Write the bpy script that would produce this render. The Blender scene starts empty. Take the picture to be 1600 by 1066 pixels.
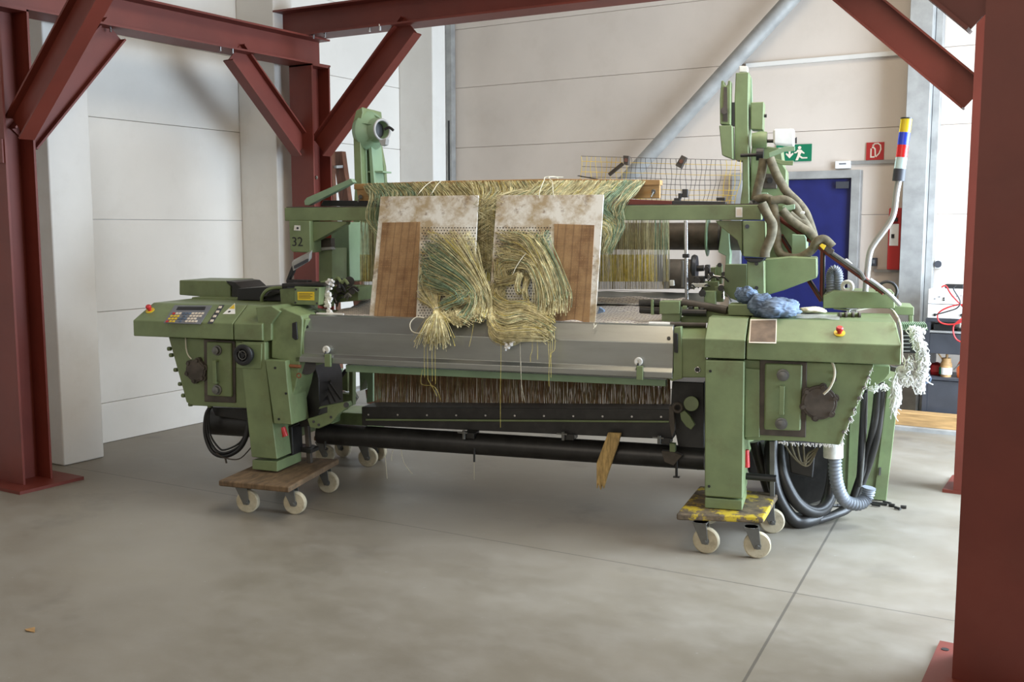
import bpy, bmesh, math, random
from mathutils import Vector, Matrix, Euler
random.seed(7)
C = bpy.context.scene.collection
S = bpy.context.scene
# ------------------------------------------------------------------ camera
CAM = Vector((0, 0, 1.6)); FPX = 1585.0
PITCH = math.atan(178 / FPX); YAW = math.radians(31.0)
cd = bpy.data.cameras.new('camera'); cam = bpy.data.objects.new('camera', cd); C.objects.link(cam)
cam.location = CAM; cam.rotation_euler = Euler((math.pi / 2 - PITCH, 0, YAW), 'XYZ')
cd.sensor_width = 36; cd.lens = FPX / 1600 * 36; cd.clip_start = 0.05; cd.clip_end = 100
S.camera = cam
# ------------------------------------------------------------------ world, gate daylight and added fill lights
S.view_settings.view_transform = 'Standard'; S.view_settings.look = 'None'
S.view_settings.gamma = 1; S.view_settings.use_curve_mapping = False
S.view_settings.exposure = 0.25
w = bpy.data.worlds.new('world'); S.world = w; w.use_nodes = True
w.node_tree.nodes['Background'].inputs[0].default_value = (0.75, 0.85, 1.0, 1)
w.node_tree.nodes['Background'].inputs[1].default_value = 0.6
def area(name, loc, target, sx, sy, power, col, spread=180):
    l = bpy.data.lights.new(name, 'AREA'); l.shape = 'RECTANGLE'; l.size = sx; l.size_y = sy
    l.energy = power; l.color = col; l.spread = math.radians(spread)
    o = bpy.data.objects.new(name, l); C.objects.link(o); o.location = loc
    o.rotation_euler = (Vector(target) - Vector(loc)).to_track_quat('-Z', 'Y').to_euler(); return o
area('gate_daylight', (2.1, 6.5, 1.75), (-3.5, 5.8, 0.6), 4.2, 3.3, 720, (0.71, 0.85, 1.0))
area('warm_front_fill', (-1.0, -2.9, 3.2), (-2.5, 6, 1.4), 6.0, 3.4, 100, (1.0, 0.83, 0.60))  # added warm fill from behind the camera, no known gate
area('warm_overhead_fill', (-1.5, 4.6, 5.3), (-1.5, 4.6, 0), 2.4, 5.0, 135, (1.0, 0.85, 0.64))  # added warm fill from above; the ceiling is closed, without a skylight
area('cool_floor_fill', (0.9, 6.4, 5.3), (0.2, 6.2, 0), 1.8, 5.0, 450, (0.76, 0.87, 1.0), 120)  # added overhead light to brighten the right-hand floor, no skylight there

# ------------------------------------------------------------------ frames and pixel rays (authoring helpers: each gives a true 3D point on a chosen plane)
_r = Vector((math.cos(YAW), math.sin(YAW), 0))
_f = Vector((-math.sin(YAW) * math.cos(PITCH), math.cos(YAW) * math.cos(PITCH), -math.sin(PITCH)))
_u = _r.cross(_f)
def ray(x, y): return _f + _r * ((x - 800) / FPX) - _u * ((y - 533) / FPX)
TH = math.radians(13.5)
FL = Matrix.Translation((-1.726, 4.756, 0)) @ Matrix.Rotation(TH, 4, 'Z')   # loom frame
FW = Matrix.Identity(4)                                                      # room frame
FLi = FL.inverted(); CL = FLi @ CAM; R3 = FLi.to_3x3()
def q(x, y, Y=0.0):                        # point on plane Y of the loom frame
    d = R3 @ ray(x, y); return CL + d * ((Y - CL.y) / d.y)
def qx(x, y, X):
    d = R3 @ ray(x, y); return CL + d * ((X - CL.x) / d.x)
def qz(x, y, Z):
    d = R3 @ ray(x, y); return CL + d * ((Z - CL.z) / d.z)
def qp(x, y, p0, n):                       # point on any loom plane
    d = R3 @ ray(x, y); return CL + d * ((Vector(p0) - CL).dot(n) / d.dot(n))
def rv(x, y, v):                           # room frame, plane v (depth)
    d = ray(x, y); return CAM + d * ((v - CAM.y) / d.y)
def ru(x, y, u):
    d = ray(x, y); return CAM + d * ((u - CAM.x) / d.x)

# ------------------------------------------------------------------ materials
def nmat(name):
    m = bpy.data.materials.new(name); m.use_nodes = True
    nt = m.node_tree; b = nt.nodes['Principled BSDF']; return m, nt, b
def N(nt, t, **k):
    n = nt.nodes.new(t)
    for a, v in k.items():
        if a in n.inputs: n.inputs[a].default_value = v
        else: setattr(n, a, v)
    return n
def ramp(nt, a, b, ca=(0, 0, 0, 1), cb=(1, 1, 1, 1)):
    r = N(nt, 'ShaderNodeValToRGB'); e = r.color_ramp.elements
    e[0].position = a; e[1].position = b; e[0].color = ca; e[1].color = cb; return r
def mixc(nt, fac, a, b):
    m = N(nt, 'ShaderNodeMix', data_type='RGBA')
    for s, v in ((0, fac), (6, a), (7, b)):
        if isinstance(v, (tuple, float, int)): m.inputs[s].default_value = v if not isinstance(v, tuple) or len(v) == 4 else (*v, 1)
        else: nt.links.new(v, m.inputs[s])
    return m.outputs[2]
def noise(nt, co, scale, detail=4, rough=0.55):
    n = N(nt, 'ShaderNodeTexNoise'); n.inputs['Scale'].default_value = scale
    n.inputs['Detail'].default_value = detail; n.inputs['Roughness'].default_value = rough
    nt.links.new(co, n.inputs['Vector']); return n.outputs[0]
def bump(nt, b, h, st=0.2, dist=0.005):
    n = N(nt, 'ShaderNodeBump'); n.inputs['Strength'].default_value = st; n.inputs['Distance'].default_value = dist
    nt.links.new(h, n.inputs['Height']); nt.links.new(n.outputs[0], b.inputs['Normal'])
def coords(nt, stretch=None):
    t = N(nt, 'ShaderNodeTexCoord').outputs['Object']
    if stretch:
        mp = N(nt, 'ShaderNodeMapping'); mp.inputs['Scale'].default_value = stretch
        nt.links.new(t, mp.inputs[0]); return mp.outputs[0]
    return t
def mat(name, col, rough=0.5, metal=0.0, dirt=0.0, dcol=(0.05, 0.04, 0.03), scale=6.0, var=0.12, fine=0.06, spec=0.5, stretch=None, alpha=None):
    m, nt, b = nmat(name); co = coords(nt, stretch)
    v = noise(nt, co, scale, 5)
    lo = tuple(c * (1 - var) for c in col); hi = tuple(min(1, c * (1 + var)) for c in col)
    r = ramp(nt, 0.35, 0.65, (*lo, 1), (*hi, 1)); nt.links.new(v, r.inputs[0]); out = r.outputs[0]
    if dirt > 0:
        n2 = noise(nt, co, scale * 0.6 + 2, 8, 0.7); r2 = ramp(nt, 0.52, 0.78, (0, 0, 0, 1), (dirt, dirt, dirt, 1))
        nt.links.new(n2, r2.inputs[0]); out = mixc(nt, r2.outputs[0], out, dcol)
    nt.links.new(out, b.inputs['Base Color'])
    b.inputs['Roughness'].default_value = rough; b.inputs['Metallic'].default_value = metal
    b.inputs['Specular IOR Level'].default_value = spec
    if fine: bump(nt, b, noise(nt, co, 60, 3), fine, 0.003)
    return m
GRN = (0.172, 0.222, 0.104)
M = {}
M['green'] = mat('green_machine_paint', GRN, 0.42, dirt=0.65, dcol=(0.12, 0.105, 0.05), scale=6, var=0.13)
M['greendirty'] = mat('greasy_green_paint', (0.17, 0.22, 0.10), 0.45, dirt=0.85, dcol=(0.06, 0.05, 0.025), scale=9, var=0.2)
M['green_lit'] = mat('lit_green_paint', (0.225, 0.33, 0.205), 0.4, dirt=0.12, scale=5)  # same paint as the machine green, lightened to look strongly lit
M['black'] = mat('oily_black_steel', (0.018, 0.017, 0.016), 0.38, dirt=0.5, dcol=(0.06, 0.055, 0.05), scale=12, var=0.3)
M['blackp'] = mat('black_plastic', (0.015, 0.015, 0.016), 0.4)
M['steel'] = mat('brushed_aluminium', (0.34, 0.35, 0.33), 0.33, 0.8, dirt=0.35, dcol=(0.26, 0.27, 0.2), scale=3, stretch=(0.5, 1, 3))
M['chrome'] = mat('bright_steel', (0.6, 0.6, 0.6), 0.2, 1.0, fine=0)
M['greysteel'] = mat('dull_grey_steel', (0.16, 0.16, 0.15), 0.45, 0.6, dirt=0.5, scale=10)
M['brownsteel'] = mat('brown_grimy_steel', (0.075, 0.062, 0.05), 0.55, 0.2, dirt=0.5, scale=14, var=0.3)
M['rust'] = mat('rusty_bolt', (0.12, 0.045, 0.025), 0.7, scale=40, var=0.4)
M['red'] = mat('red_oxide_primer', (0.145, 0.024, 0.014), 0.5, dirt=0.22, dcol=(0.20, 0.06, 0.042), scale=2.2, var=0.12, fine=0.04)
M['galv'] = mat('galvanised_steel', (0.34, 0.34, 0.33), 0.55, 0.25, dirt=0.5, dcol=(0.46, 0.46, 0.45), scale=7, var=0.15)
M['pole'] = mat('satin_steel_pole', (0.42, 0.42, 0.40), 0.38, 0.5, fine=0)
M['white'] = mat('white_plastic', (0.72, 0.71, 0.66), 0.45, dirt=0.15, scale=20)
M['whitep'] = mat('white_paper', (0.8, 0.8, 0.78), 0.7)
M['wall'] = mat('painted_concrete_panel', (0.74, 0.71, 0.66), 0.8, dirt=0.12, dcol=(0.42, 0.36, 0.28), scale=1.2, var=0.035, fine=0.12, spec=0.25)
M['backwall'] = mat('beige_concrete_panel', (0.66, 0.585, 0.515), 0.8, dirt=0.15, dcol=(0.40, 0.33, 0.25), scale=1.2, var=0.04, fine=0.12, spec=0.25)  # warmer and darker base tone than the left wall
M['dark'] = mat('dark_unseen_shell', (0.16, 0.15, 0.14), 0.8)  # made dark on the unseen walls and ceiling to cut bounced light
M['pillar'] = mat('painted_concrete_pillar', (0.74, 0.72, 0.68), 0.75, dirt=0.2, dcol=(0.45, 0.4, 0.32), scale=2.0, var=0.04, fine=0.1, spec=0.25)
M['blue'] = mat('dark_blue_door_paint', (0.012, 0.016, 0.11), 0.42, fine=0)
M['redp'] = mat('red_plastic', (0.55, 0.03, 0.03), 0.35, fine=0)
M['yellow'] = mat('yellow_plastic', (0.75, 0.52, 0.03), 0.4, fine=0)
M['signgreen'] = mat('sign_green', (0.0, 0.16, 0.075), 0.5, fine=0, var=0.02)
M['signred'] = mat('sign_red', (0.42, 0.02, 0.018), 0.5, fine=0, var=0.02)
M['signwhite'] = mat('sign_cream', (0.75, 0.66, 0.55), 0.5, fine=0, var=0.02)
M['wood'] = mat('pale_wood', (0.42, 0.25, 0.10), 0.65, dirt=0.3, dcol=(0.2, 0.1, 0.04), scale=8, var=0.25, stretch=(0.6, 6, 6))
M['ladderwood'] = mat('dark_ladder_wood', (0.13, 0.05, 0.025), 0.6, scale=8, var=0.3, stretch=(6, 6, 0.8))
M['ply'] = mat('worn_plywood', (0.15, 0.095, 0.05), 0.75, dirt=0.95, dcol=(0.05, 0.038, 0.025), scale=11, var=0.3, stretch=(3, 1, 1))
M['tyre'] = mat('cream_nylon_wheel', (0.50, 0.44, 0.31), 0.55, dirt=0.9, dcol=(0.2, 0.16, 0.1), scale=20)
M['hosebrown'] = mat('dusty_fabric_hose', (0.15, 0.13, 0.085), 0.9, dirt=0.4, dcol=(0.25, 0.22, 0.17), scale=30, var=0.3)
M['hosegrey'] = mat('grey_corrugated_hose', (0.20, 0.22, 0.25), 0.5, dirt=0.3, dcol=(0.3, 0.3, 0.28), scale=20)
M['cream'] = mat('cream_cord', (0.62, 0.58, 0.45), 0.8)
M['lint'] = mat('white_lint', (0.8, 0.79, 0.76), 0.95, spec=0.1)
M['grey'] = mat('grey_keypad', (0.17, 0.18, 0.2), 0.5, fine=0)
M['darkgrey'] = mat('dark_grey_paint', (0.045, 0.048, 0.058), 0.5)
M['bluegrey'] = mat('denim_blue_rag', (0.15, 0.20, 0.28), 0.9, dirt=0.4, dcol=(0.33, 0.38, 0.44), scale=14, var=0.4, spec=0.1)
M['orange'] = mat('orange_plastic', (0.75, 0.13, 0.02), 0.4)
M['copper'] = mat('copper_tube', (0.35, 0.14, 0.07), 0.4, 0.5)
M['brown'] = mat('brown_label_plate', (0.15, 0.10, 0.065), 0.6, dirt=0.5, dcol=(0.08, 0.05, 0.04), scale=18, var=0.25)
def glassy(name, col):
    m, nt, b = nmat(name); b.inputs['Base Color'].default_value = (*col, 1)
    b.inputs['Transmission Weight'].default_value = 0.35; b.inputs['Roughness'].default_value = 0.25; return m
M['lensY'] = glassy('yellow_lens', (0.8, 0.6, 0.02)); M['lensB'] = glassy('blue_lens', (0.03, 0.07, 0.6))
M['lensR'] = glassy('red_lens', (0.75, 0.02, 0.02)); M['lensC'] = glassy('clear_lens', (0.6, 0.75, 0.72))
def yarn(name, c):
    m, nt, b = nmat(name); oi = noise(nt, coords(nt), 35, 2)
    r = ramp(nt, 0.3, 0.7, (*[x * .7 for x in c], 1), (*[min(1, x * 1.25) for x in c], 1)); nt.links.new(oi, r.inputs[0])
    nt.links.new(r.outputs[0], b.inputs['Base Color']); b.inputs['Roughness'].default_value = 0.75
    b.inputs['Specular IOR Level'].default_value = 0.2; return m
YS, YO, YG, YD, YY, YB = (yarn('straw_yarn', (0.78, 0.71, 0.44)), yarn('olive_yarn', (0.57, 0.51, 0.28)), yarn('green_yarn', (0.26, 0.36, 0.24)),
    yarn('dark_khaki_yarn', (0.34, 0.28, 0.15)), yarn('yellow_yarn', (0.70, 0.58, 0.16)), yarn('brown_wire', (0.42, 0.27, 0.16)))  # dark khaki is simply the darkest of the mixed strand colours

# ------------------------------------------------------------------ mesh builder
class MB:
    def __init__(s): s.v = []; s.f = []; s.m = []; s.mi = 0
    def add(s, vs, fs):
        o = len(s.v); s.v += [Vector(p) for p in vs]
        for f in fs: s.f.append([i + o for i in f]); s.m.append(s.mi)
        return s
    def box(s, x0, x1, y0, y1, z0, z1):
        return s.add([(x, y, z) for z in (z0, z1) for y in (y0, y1) for x in (x0, x1)],
                     [(0, 2, 3, 1), (4, 5, 7, 6), (0, 1, 5, 4), (2, 6, 7, 3), (0, 4, 6, 2), (1, 3, 7, 5)])
    def ext(s, pts, vec):                      # polygon extruded along vec
        pts = [Vector(p) for p in pts]; n = len(pts); vec = Vector(vec)
        return s.add(pts + [p + vec for p in pts], [list(range(n))[::-1], list(range(n, 2 * n))] + [(i, (i + 1) % n, n + (i + 1) % n, n + i) for i in range(n)])
    def pr(s, px, Y, D): return s.ext([q(x, y, Y) for x, y in px], (0, D, 0))     # outline at plane Y, D deep
    def loft(s, rings, cap=True, close=False):
        n = len(rings[0]); o = [p for r in rings for p in r]; fs = []
        k = len(rings)
        for a in range(k if close else k - 1):
            b = (a + 1) % k
            fs += [(a * n + i, a * n + (i + 1) % n, b * n + (i + 1) % n, b * n + i) for i in range(n)]
        if cap and not close: fs += [list(range(n))[::-1], [(k - 1) * n + i for i in range(n)]]
        return s.add(o, fs)
    def cyl(s, a, b, r, r2=None, n=20):
        a, b = Vector(a), Vector(b); r2 = r if r2 is None else r2
        return s.loft([circ(a, b - a, r, n), circ(b, b - a, r2, n)])
    def lathe(s, a, d, prof, n=28):            # prof: (t along d, radius)
        a = Vector(a); d = Vector(d).normalized()
        return s.loft([circ(a + d * t, d, max(r, 1e-4), n) for t, r in prof])
    def tube(s, pts, r, n=8, sub=6, cr=True, taper=None):
        pts = [Vector(p) for p in pts]
        if cr and len(pts) > 2: pts = spline(pts, sub)
        rings = []; prev = None
        for i, p in enumerate(pts):
            d = (pts[min(i + 1, len(pts) - 1)] - pts[max(i - 1, 0)])
            if d.length < 1e-9: d = Vector((0, 0, 1))
            d.normalize()
            if prev is None:
                a = d.cross(Vector((0, 0, 1))); a = d.cross(Vector((1, 0, 0))) if a.length < 0.2 else a
            else: a = prev - d * prev.dot(d)
            a.normalize(); prev = a; b = d.cross(a)
            rr = r(i / max(1, len(pts) - 1), i) if callable(r) else r
            rings.append([p + (a * math.cos(t) + b * math.sin(t)) * rr for t in [2 * math.pi * k / n for k in range(n)]])
        return s.loft(rings)
    def torus(s, c, d, R, r, n=32, k=10):
        c = Vector(c); pts = circ(c, d, R, n); dn = Vector(d).normalized(); rings = []
        for p in pts:
            o = (p - c).normalized(); rings.append([p + (o * math.cos(t) + dn * math.sin(t)) * r for t in [2 * math.pi * j / k for j in range(k)]])
        return s.loft(rings, close=True)
    def plane_poly(s, pts, n, t):              # thin slab following a plane
        return s.ext(pts, Vector(n).normalized() * t)
    def build(s, name, mats, parent=None, F=FL, bevel=0.0, ang=35, origin=None):
        mats = mats if isinstance(mats, (list, tuple)) else [mats]
        me = bpy.data.meshes.new(name); W = [F @ p for p in s.v]
        o = bpy.data.objects.new(name, me); C.objects.link(o)
        for a in mats: me.materials.append(a)
        if parent is not None: o.parent = parent; base = wm(parent)
        else:
            lo = Vector([min(p[i] for p in W) for i in range(3)]); hi = Vector([max(p[i] for p in W) for i in range(3)])
            base = Matrix.Translation(((lo.x + hi.x) / 2, (lo.y + hi.y) / 2, lo.z)) @ F.to_3x3().to_4x4()
            o.matrix_world = base; WM[o.name] = base
        if parent is not None: WM[o.name] = base
        bi = base.inverted()
        me.from_pydata([bi @ p for p in W], [], s.f)
        for p, mi in zip(me.polygons, s.m): p.material_index = mi
        bm = bmesh.new(); bm.from_mesh(me); bmesh.ops.recalc_face_normals(bm, faces=bm.faces); bm.to_mesh(me); bm.free()
        for p in me.polygons: p.use_smooth = True
        me.set_sharp_from_angle(angle=math.radians(ang))
        if bevel:
            b = o.modifiers.new('bevel', 'BEVEL'); b.width = bevel; b.segments = 2; b.limit_method = 'ANGLE'; b.angle_limit = math.radians(30); b.harden_normals = True
        return o
WM = {}
def wm(o): return WM[o.name]
def circ(c, d, r, n):
    d = Vector(d).normalized(); a = d.cross(Vector((0, 0, 1)))
    if a.length < 0.1: a = d.cross(Vector((1, 0, 0)))
    a.normalize(); b = d.cross(a)
    return [Vector(c) + (a * math.cos(t) + b * math.sin(t)) * r for t in [2 * math.pi * i / n for i in range(n)]]
def spline(P, sub):
    out = []; n = len(P)
    for i in range(n - 1):
        p0, p1, p2, p3 = P[max(i - 1, 0)], P[i], P[i + 1], P[min(i + 2, n - 1)]
        for k in range(sub):
            t = k / sub; t2, t3 = t * t, t * t * t
            out.append(0.5 * ((2 * p1) + (p2 - p0) * t + (2 * p0 - 5 * p1 + 4 * p2 - p3) * t2 + (3 * p1 - p0 - 3 * p2 + p3) * t3))
    out.append(P[-1]); return out
def thing(name, label, cat, loc, F=FL, group=None):
    o = bpy.data.objects.new(name, None); C.objects.link(o); o.empty_display_size = 0.1
    o.matrix_world = Matrix.Translation(F @ Vector(loc)) @ F.to_3x3().to_4x4(); WM[o.name] = o.matrix_world.copy()
    return tag(o, label, cat, group)
def tag(o, label=None, cat=None, group=None, kind=None):
    if label: o['label'] = label
    if cat: o['category'] = cat
    if group: o['group'] = group
    if kind: o['kind'] = kind
    return o
def struct(o): o['kind'] = 'structure'; return o
def copy_tree(o, F, parent=None):          # F: world transform applied to the root copy
    c = o.copy(); C.objects.link(c)
    if parent is None: c.matrix_world = F @ WM[o.name]; WM[c.name] = c.matrix_world.copy()
    else: c.parent = parent; WM[c.name] = WM[parent.name]
    for ch in [x for x in KIDS.get(o.name, [])]: copy_tree(ch, F, c)
    return c
KIDS = {}
def text(name, s, p, ex_, ey_, size, m, parent, F=FL, ext=0.0008, align='CENTER'):
    cu = bpy.data.curves.new(name, 'FONT'); cu.body = s; cu.size = size; cu.extrude = ext; cu.align_x = align; cu.align_y = 'CENTER'
    o = bpy.data.objects.new(name, cu); C.objects.link(o); cu.materials.append(m); o.parent = parent
    ex_ = (F.to_3x3() @ Vector(ex_)).normalized(); ey_ = (F.to_3x3() @ Vector(ey_)).normalized(); ez_ = ex_.cross(ey_)
    ey_ = ez_.cross(ex_)
    mw = Matrix((ex_, ey_, ez_)).transposed().to_4x4(); mw.translation = F @ Vector(p)
    bpy.context.view_layer.update()
    me = bpy.data.meshes.new_from_object(o.evaluated_get(bpy.context.evaluated_depsgraph_get())); bpy.data.objects.remove(o)
    me.transform(wm(parent).inverted() @ mw); o = bpy.data.objects.new(name, me); C.objects.link(o); o.parent = parent; WM[o.name] = wm(parent)
    return o
# ================================================================== THE ROOM
def wallmat():
    return M['wall']
def floor_material():
    m, nt, b = nmat('worn_concrete_floor'); co = coords(nt)
    big = noise(nt, co, 0.55, 6, 0.6); r1 = ramp(nt, 0.32, 0.68, (0.17, 0.148, 0.115, 1), (0.26, 0.232, 0.185, 1)); nt.links.new(big, r1.inputs[0])
    mid = noise(nt, coords(nt, (1, 1.35, 1)), 2.6, 10, 0.74); r2 = ramp(nt, 0.42, 0.72, (0, 0, 0, 1), (0.4, 0.4, 0.4, 1)); nt.links.new(mid, r2.inputs[0])
    c = mixc(nt, r2.outputs[0], r1.outputs[0], (0.34, 0.32, 0.285))
    st = noise(nt, co, 1.7, 5, 0.6); r3 = ramp(nt, 0.60, 0.74, (0, 0, 0, 1), (0.42, 0.42, 0.42, 1)); nt.links.new(st, r3.inputs[0])
    c = mixc(nt, r3.outputs[0], c, (0.11, 0.10, 0.085))
    sp = noise(nt, co, 26, 3, 0.6); r4 = ramp(nt, 0.70, 0.76, (0, 0, 0, 1), (0.35, 0.35, 0.35, 1)); nt.links.new(sp, r4.inputs[0])
    c = mixc(nt, r4.outputs[0], c, (0.45, 0.44, 0.42))
    # scattered dark oil spots
    vo = N(nt, 'ShaderNodeTexVoronoi'); vo.inputs['Scale'].default_value = 1.15; nt.links.new(co, vo.inputs['Vector'])
    wob = N(nt, 'ShaderNodeMath', operation='MULTIPLY_ADD'); nt.links.new(mid, wob.inputs[0]); wob.inputs[1].default_value = 0.12; nt.links.new(vo.outputs['Distance'], wob.inputs[2])
    r5 = ramp(nt, 0.10, 0.17, (0.5, 0.5, 0.5, 1), (0, 0, 0, 1)); nt.links.new(wob.outputs[0], r5.inputs[0])
    c = mixc(nt, r5.outputs[0], c, (0.12, 0.11, 0.095))
    # saw-cut joints
    xyz = N(nt, 'ShaderNodeSeparateXYZ'); nt.links.new(co, xyz.inputs[0])
    def line(a, bb, off, wid):
        e = N(nt, 'ShaderNodeMath', operation='MULTIPLY'); nt.links.new(xyz.outputs[0], e.inputs[0]); e.inputs[1].default_value = a
        f = N(nt, 'ShaderNodeMath', operation='MULTIPLY_ADD'); nt.links.new(xyz.outputs[1], f.inputs[0]); f.inputs[1].default_value = bb; nt.links.new(e.outputs[0], f.inputs[2])
        g = N(nt, 'ShaderNodeMath', operation='ADD'); nt.links.new(f.outputs[0], g.inputs[0]); g.inputs[1].default_value = off
        h = N(nt, 'ShaderNodeMath', operation='ABSOLUTE'); nt.links.new(g.outputs[0], h.inputs[0])
        k = N(nt, 'ShaderNodeMath', operation='LESS_THAN'); nt.links.new(h.outputs[0], k.inputs[0]); k.inputs[1].default_value = wid; return k.outputs[0]
    for l in (line(1, 0.091, 1.155 - 0.091 * 4.35, 0.006), line(-0.03, 1, -4.37, 0.004)):
        k = N(nt, 'ShaderNodeMath', operation='MULTIPLY'); nt.links.new(l, k.inputs[0]); k.inputs[1].default_value = 0.6
        c = mixc(nt, k.outputs[0], c, (0.05, 0.045, 0.04))
    nt.links.new(c, b.inputs['Base Color']); rr = ramp(nt, 0.3, 0.7, (0.34, 0.34, 0.34, 1), (0.55, 0.55, 0.55, 1))
    nt.links.new(mid, rr.inputs[0]); nt.links.new(rr.outputs[0], b.inputs['Roughness']); b.inputs['Specular IOR Level'].default_value = 0.45
    bump(nt, b, noise(nt, co, 40, 4), 0.05, 0.003); return m
o = bpy.data.meshes.new('floor'); fl = bpy.data.objects.new('floor', o); C.objects.link(fl)
o.from_pydata([(x, y, z) for z in (-0.2, 0) for y in (-3.2, 9.6) for x in (-7.2, 6.5)], [], [(0, 2, 3, 1), (4, 5, 7, 6), (0, 1, 5, 4), (2, 6, 7, 3), (0, 4, 6, 2), (1, 3, 7, 5)])
o.materials.append(floor_material()); struct(fl)
UL, VB = -6.42, 9.35
zl = [0, .30, .98, 1.655, 2.39, 3.005, 3.68, 4.35, 5.4]; zb = [0, .21, .96, 1.708, 2.46, 3.10, 3.72, 4.4, 5.4]
m = MB()
for a, b in zip(zl, zl[1:]):
    for y0, y1 in ((-3.0, 4.34), (4.34, 6.33), (6.33, 8.60), (8.60, 9.6)): m.box(UL - .16, UL, y0 + .0012, y1 - .0012, a + .0012, b - .0012)
struct(m.build('wall_left', M['wall'], F=FW, bevel=.005))
m = MB()
for a, b in zip(zb, zb[1:]):
    for x0, x1 in ((UL, -1.53), (-1.53, 2.25)): m.box(x0 + .0012, x1 - .0012, VB, VB + .16, a + .0012, b - .0012)
struct(m.build('wall_back', M['backwall'], F=FW, bevel=.005))
m = MB(); m.box(2.25, 2.4, -3, 4.3, 0, 5.4); m.box(2.25, 2.4, 8.8, 9.6, 0, 5.4); m.box(2.25, 2.4, 4.3, 8.8, 3.5, 5.4)
struct(m.build('wall_right', M['dark'], F=FW))
m = MB(); m.box(-6.58, 2.4, -3.16, -3, 0, 1.3); m.box(-6.58, -4.2, -3.16, -3, 1.3, 5.4); m.box(1.9, 2.4, -3.16, -3, 1.3, 5.4); m.box(-4.2, 1.9, -3.16, -3, 4.95, 5.4)
struct(m.build('wall_front', M['dark'], F=FW))
struct(MB().box(-6.58, 2.4, -3.16, 9.51, 5.4, 5.55).build('ceiling', M['dark'], F=FW))
for i, (v0, v1, u1) in enumerate(((4.18, 4.50, -6.03), (6.24, 6.46, -6.0), (8.45, 8.68, -6.0))):
    struct(MB().box(UL, u1, v0, v1, 0, 5.4).build('trim_%d' % (i + 1), M['pillar'], F=FW, bevel=.012))
m = MB(); m.box(-6.40, -6.33, 9.26, 9.34, 0, 5.4); m.mi = 1; m.box(-6.375, -6.355, 9.255, 9.262, 1.2, 2.75)
struct(m.build('trim_4', [M['galv'], M['blackp']], F=FW))
# galvanised column on the back wall, its diagonal wind brace
t = thing('galvanised_column', 'galvanised steel column against the back wall, right of the blue door', 'column', (-1.5, 9.15, 0), FW)
m = MB(); m.box(-1.62, -1.44, 9.06, 9.33, 0.012, 5.38); m.build('shaft', M['galv'], t, FW, bevel=.004)
m = MB(); m.box(-1.435, -1.385, 9.20, 9.33, 0.012, 5.38); m.build('cable_channel', M['galv'], t, FW)
m = MB(); m.box(-1.7, -1.36, 9.0, 9.34, 0, 0.012); m.build('base_plate', M['galv'], t, FW)
p0, p1 = rv(985, 243, 9.18), rv(1222, 0, 9.18); d = (p1 - p0).normalized()
a = p0 - d * (p0.z - 0.1) / d.z; b = p0 + d * (4.5 - p0.z) / d.z
a.x = max(a.x, -6.2); m = MB().tube([a, b], .072, n=28); dt = m.build('wind_brace', M['galv'], None, FW)
tag(dt, 'thick galvanised tube rising diagonally across the back wall', 'pipe')
# trunking, conduit and fittings on the back wall
def vbox(px0, py0, px1, py1, v, D, m=None):
    a = rv(px0, py0, v); b = rv(px1, py1, v); m = m or MB()
    return m.box(min(a.x, b.x), max(a.x, b.x), v, v + D, min(a.z, b.z), max(a.z, b.z))
a = rv(1165, 98, 9.31); b = rv(1412, 79, 9.31)
tag(MB().box(a.x, b.x, 9.31, 9.348, 3.06, 3.10).build('cable_trunking', M['pillar'], F=FW, bevel=.004), 'long cream cable trunking along the panel joint above the door', 'cable trunking')
a = rv(1328, 257, 9.33)
tag(MB().box(a.x, -1.63, 9.328, 9.346, a.z + .0, a.z + .03).build('conduit', M['galv'], F=FW), 'thin grey conduit running right from the small white box above the door', 'conduit')
t = thing('junction_box', 'small white label box on the wall just above the blue door frame', 'box', rv(1316, 262, 9.33), FW)
m = vbox(1305, 252, 1328, 263, 9.30, .046); m.build('box', M['whitep'], t, FW, bevel=.003)
m = vbox(1311, 255, 1322, 257, 9.298, .002); m.build('lettering', M['grey'], t, FW)
# the blue door
a = rv(1345, 265, 9.25); b = rv(1330, 278, 9.25)
d = thing('door_1', None, None, (-2.6, 9.3, 0), FW); struct(d)
fr = [(-3.17, 0), (-3.17, a.z), (a.x, a.z), (a.x, 0), (b.x, 0), (b.x, b.z), (-3.07, b.z), (-3.07, 0)]
MB().ext([(x, 9.25, z) for x, z in fr], (0, .098, 0)).build('door_frame', M['galv'], d, FW, bevel=.004)
leaf = MB().box(-3.065, b.x - .005, 9.29, 9.335, .01, b.z - .005).build('door_leaf', M['blue'], d, FW, bevel=.003)
MB().box(b.x - .13, b.x - .02, 9.25, 9.29, b.z - .09, b.z - .03).build('door_closer', M['darkgrey'], d, FW)
MB().box(-3.0, -2.9, 9.22, 9.29, 1.02, 1.05).build('door_handle', M['chrome'], d, FW)
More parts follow.
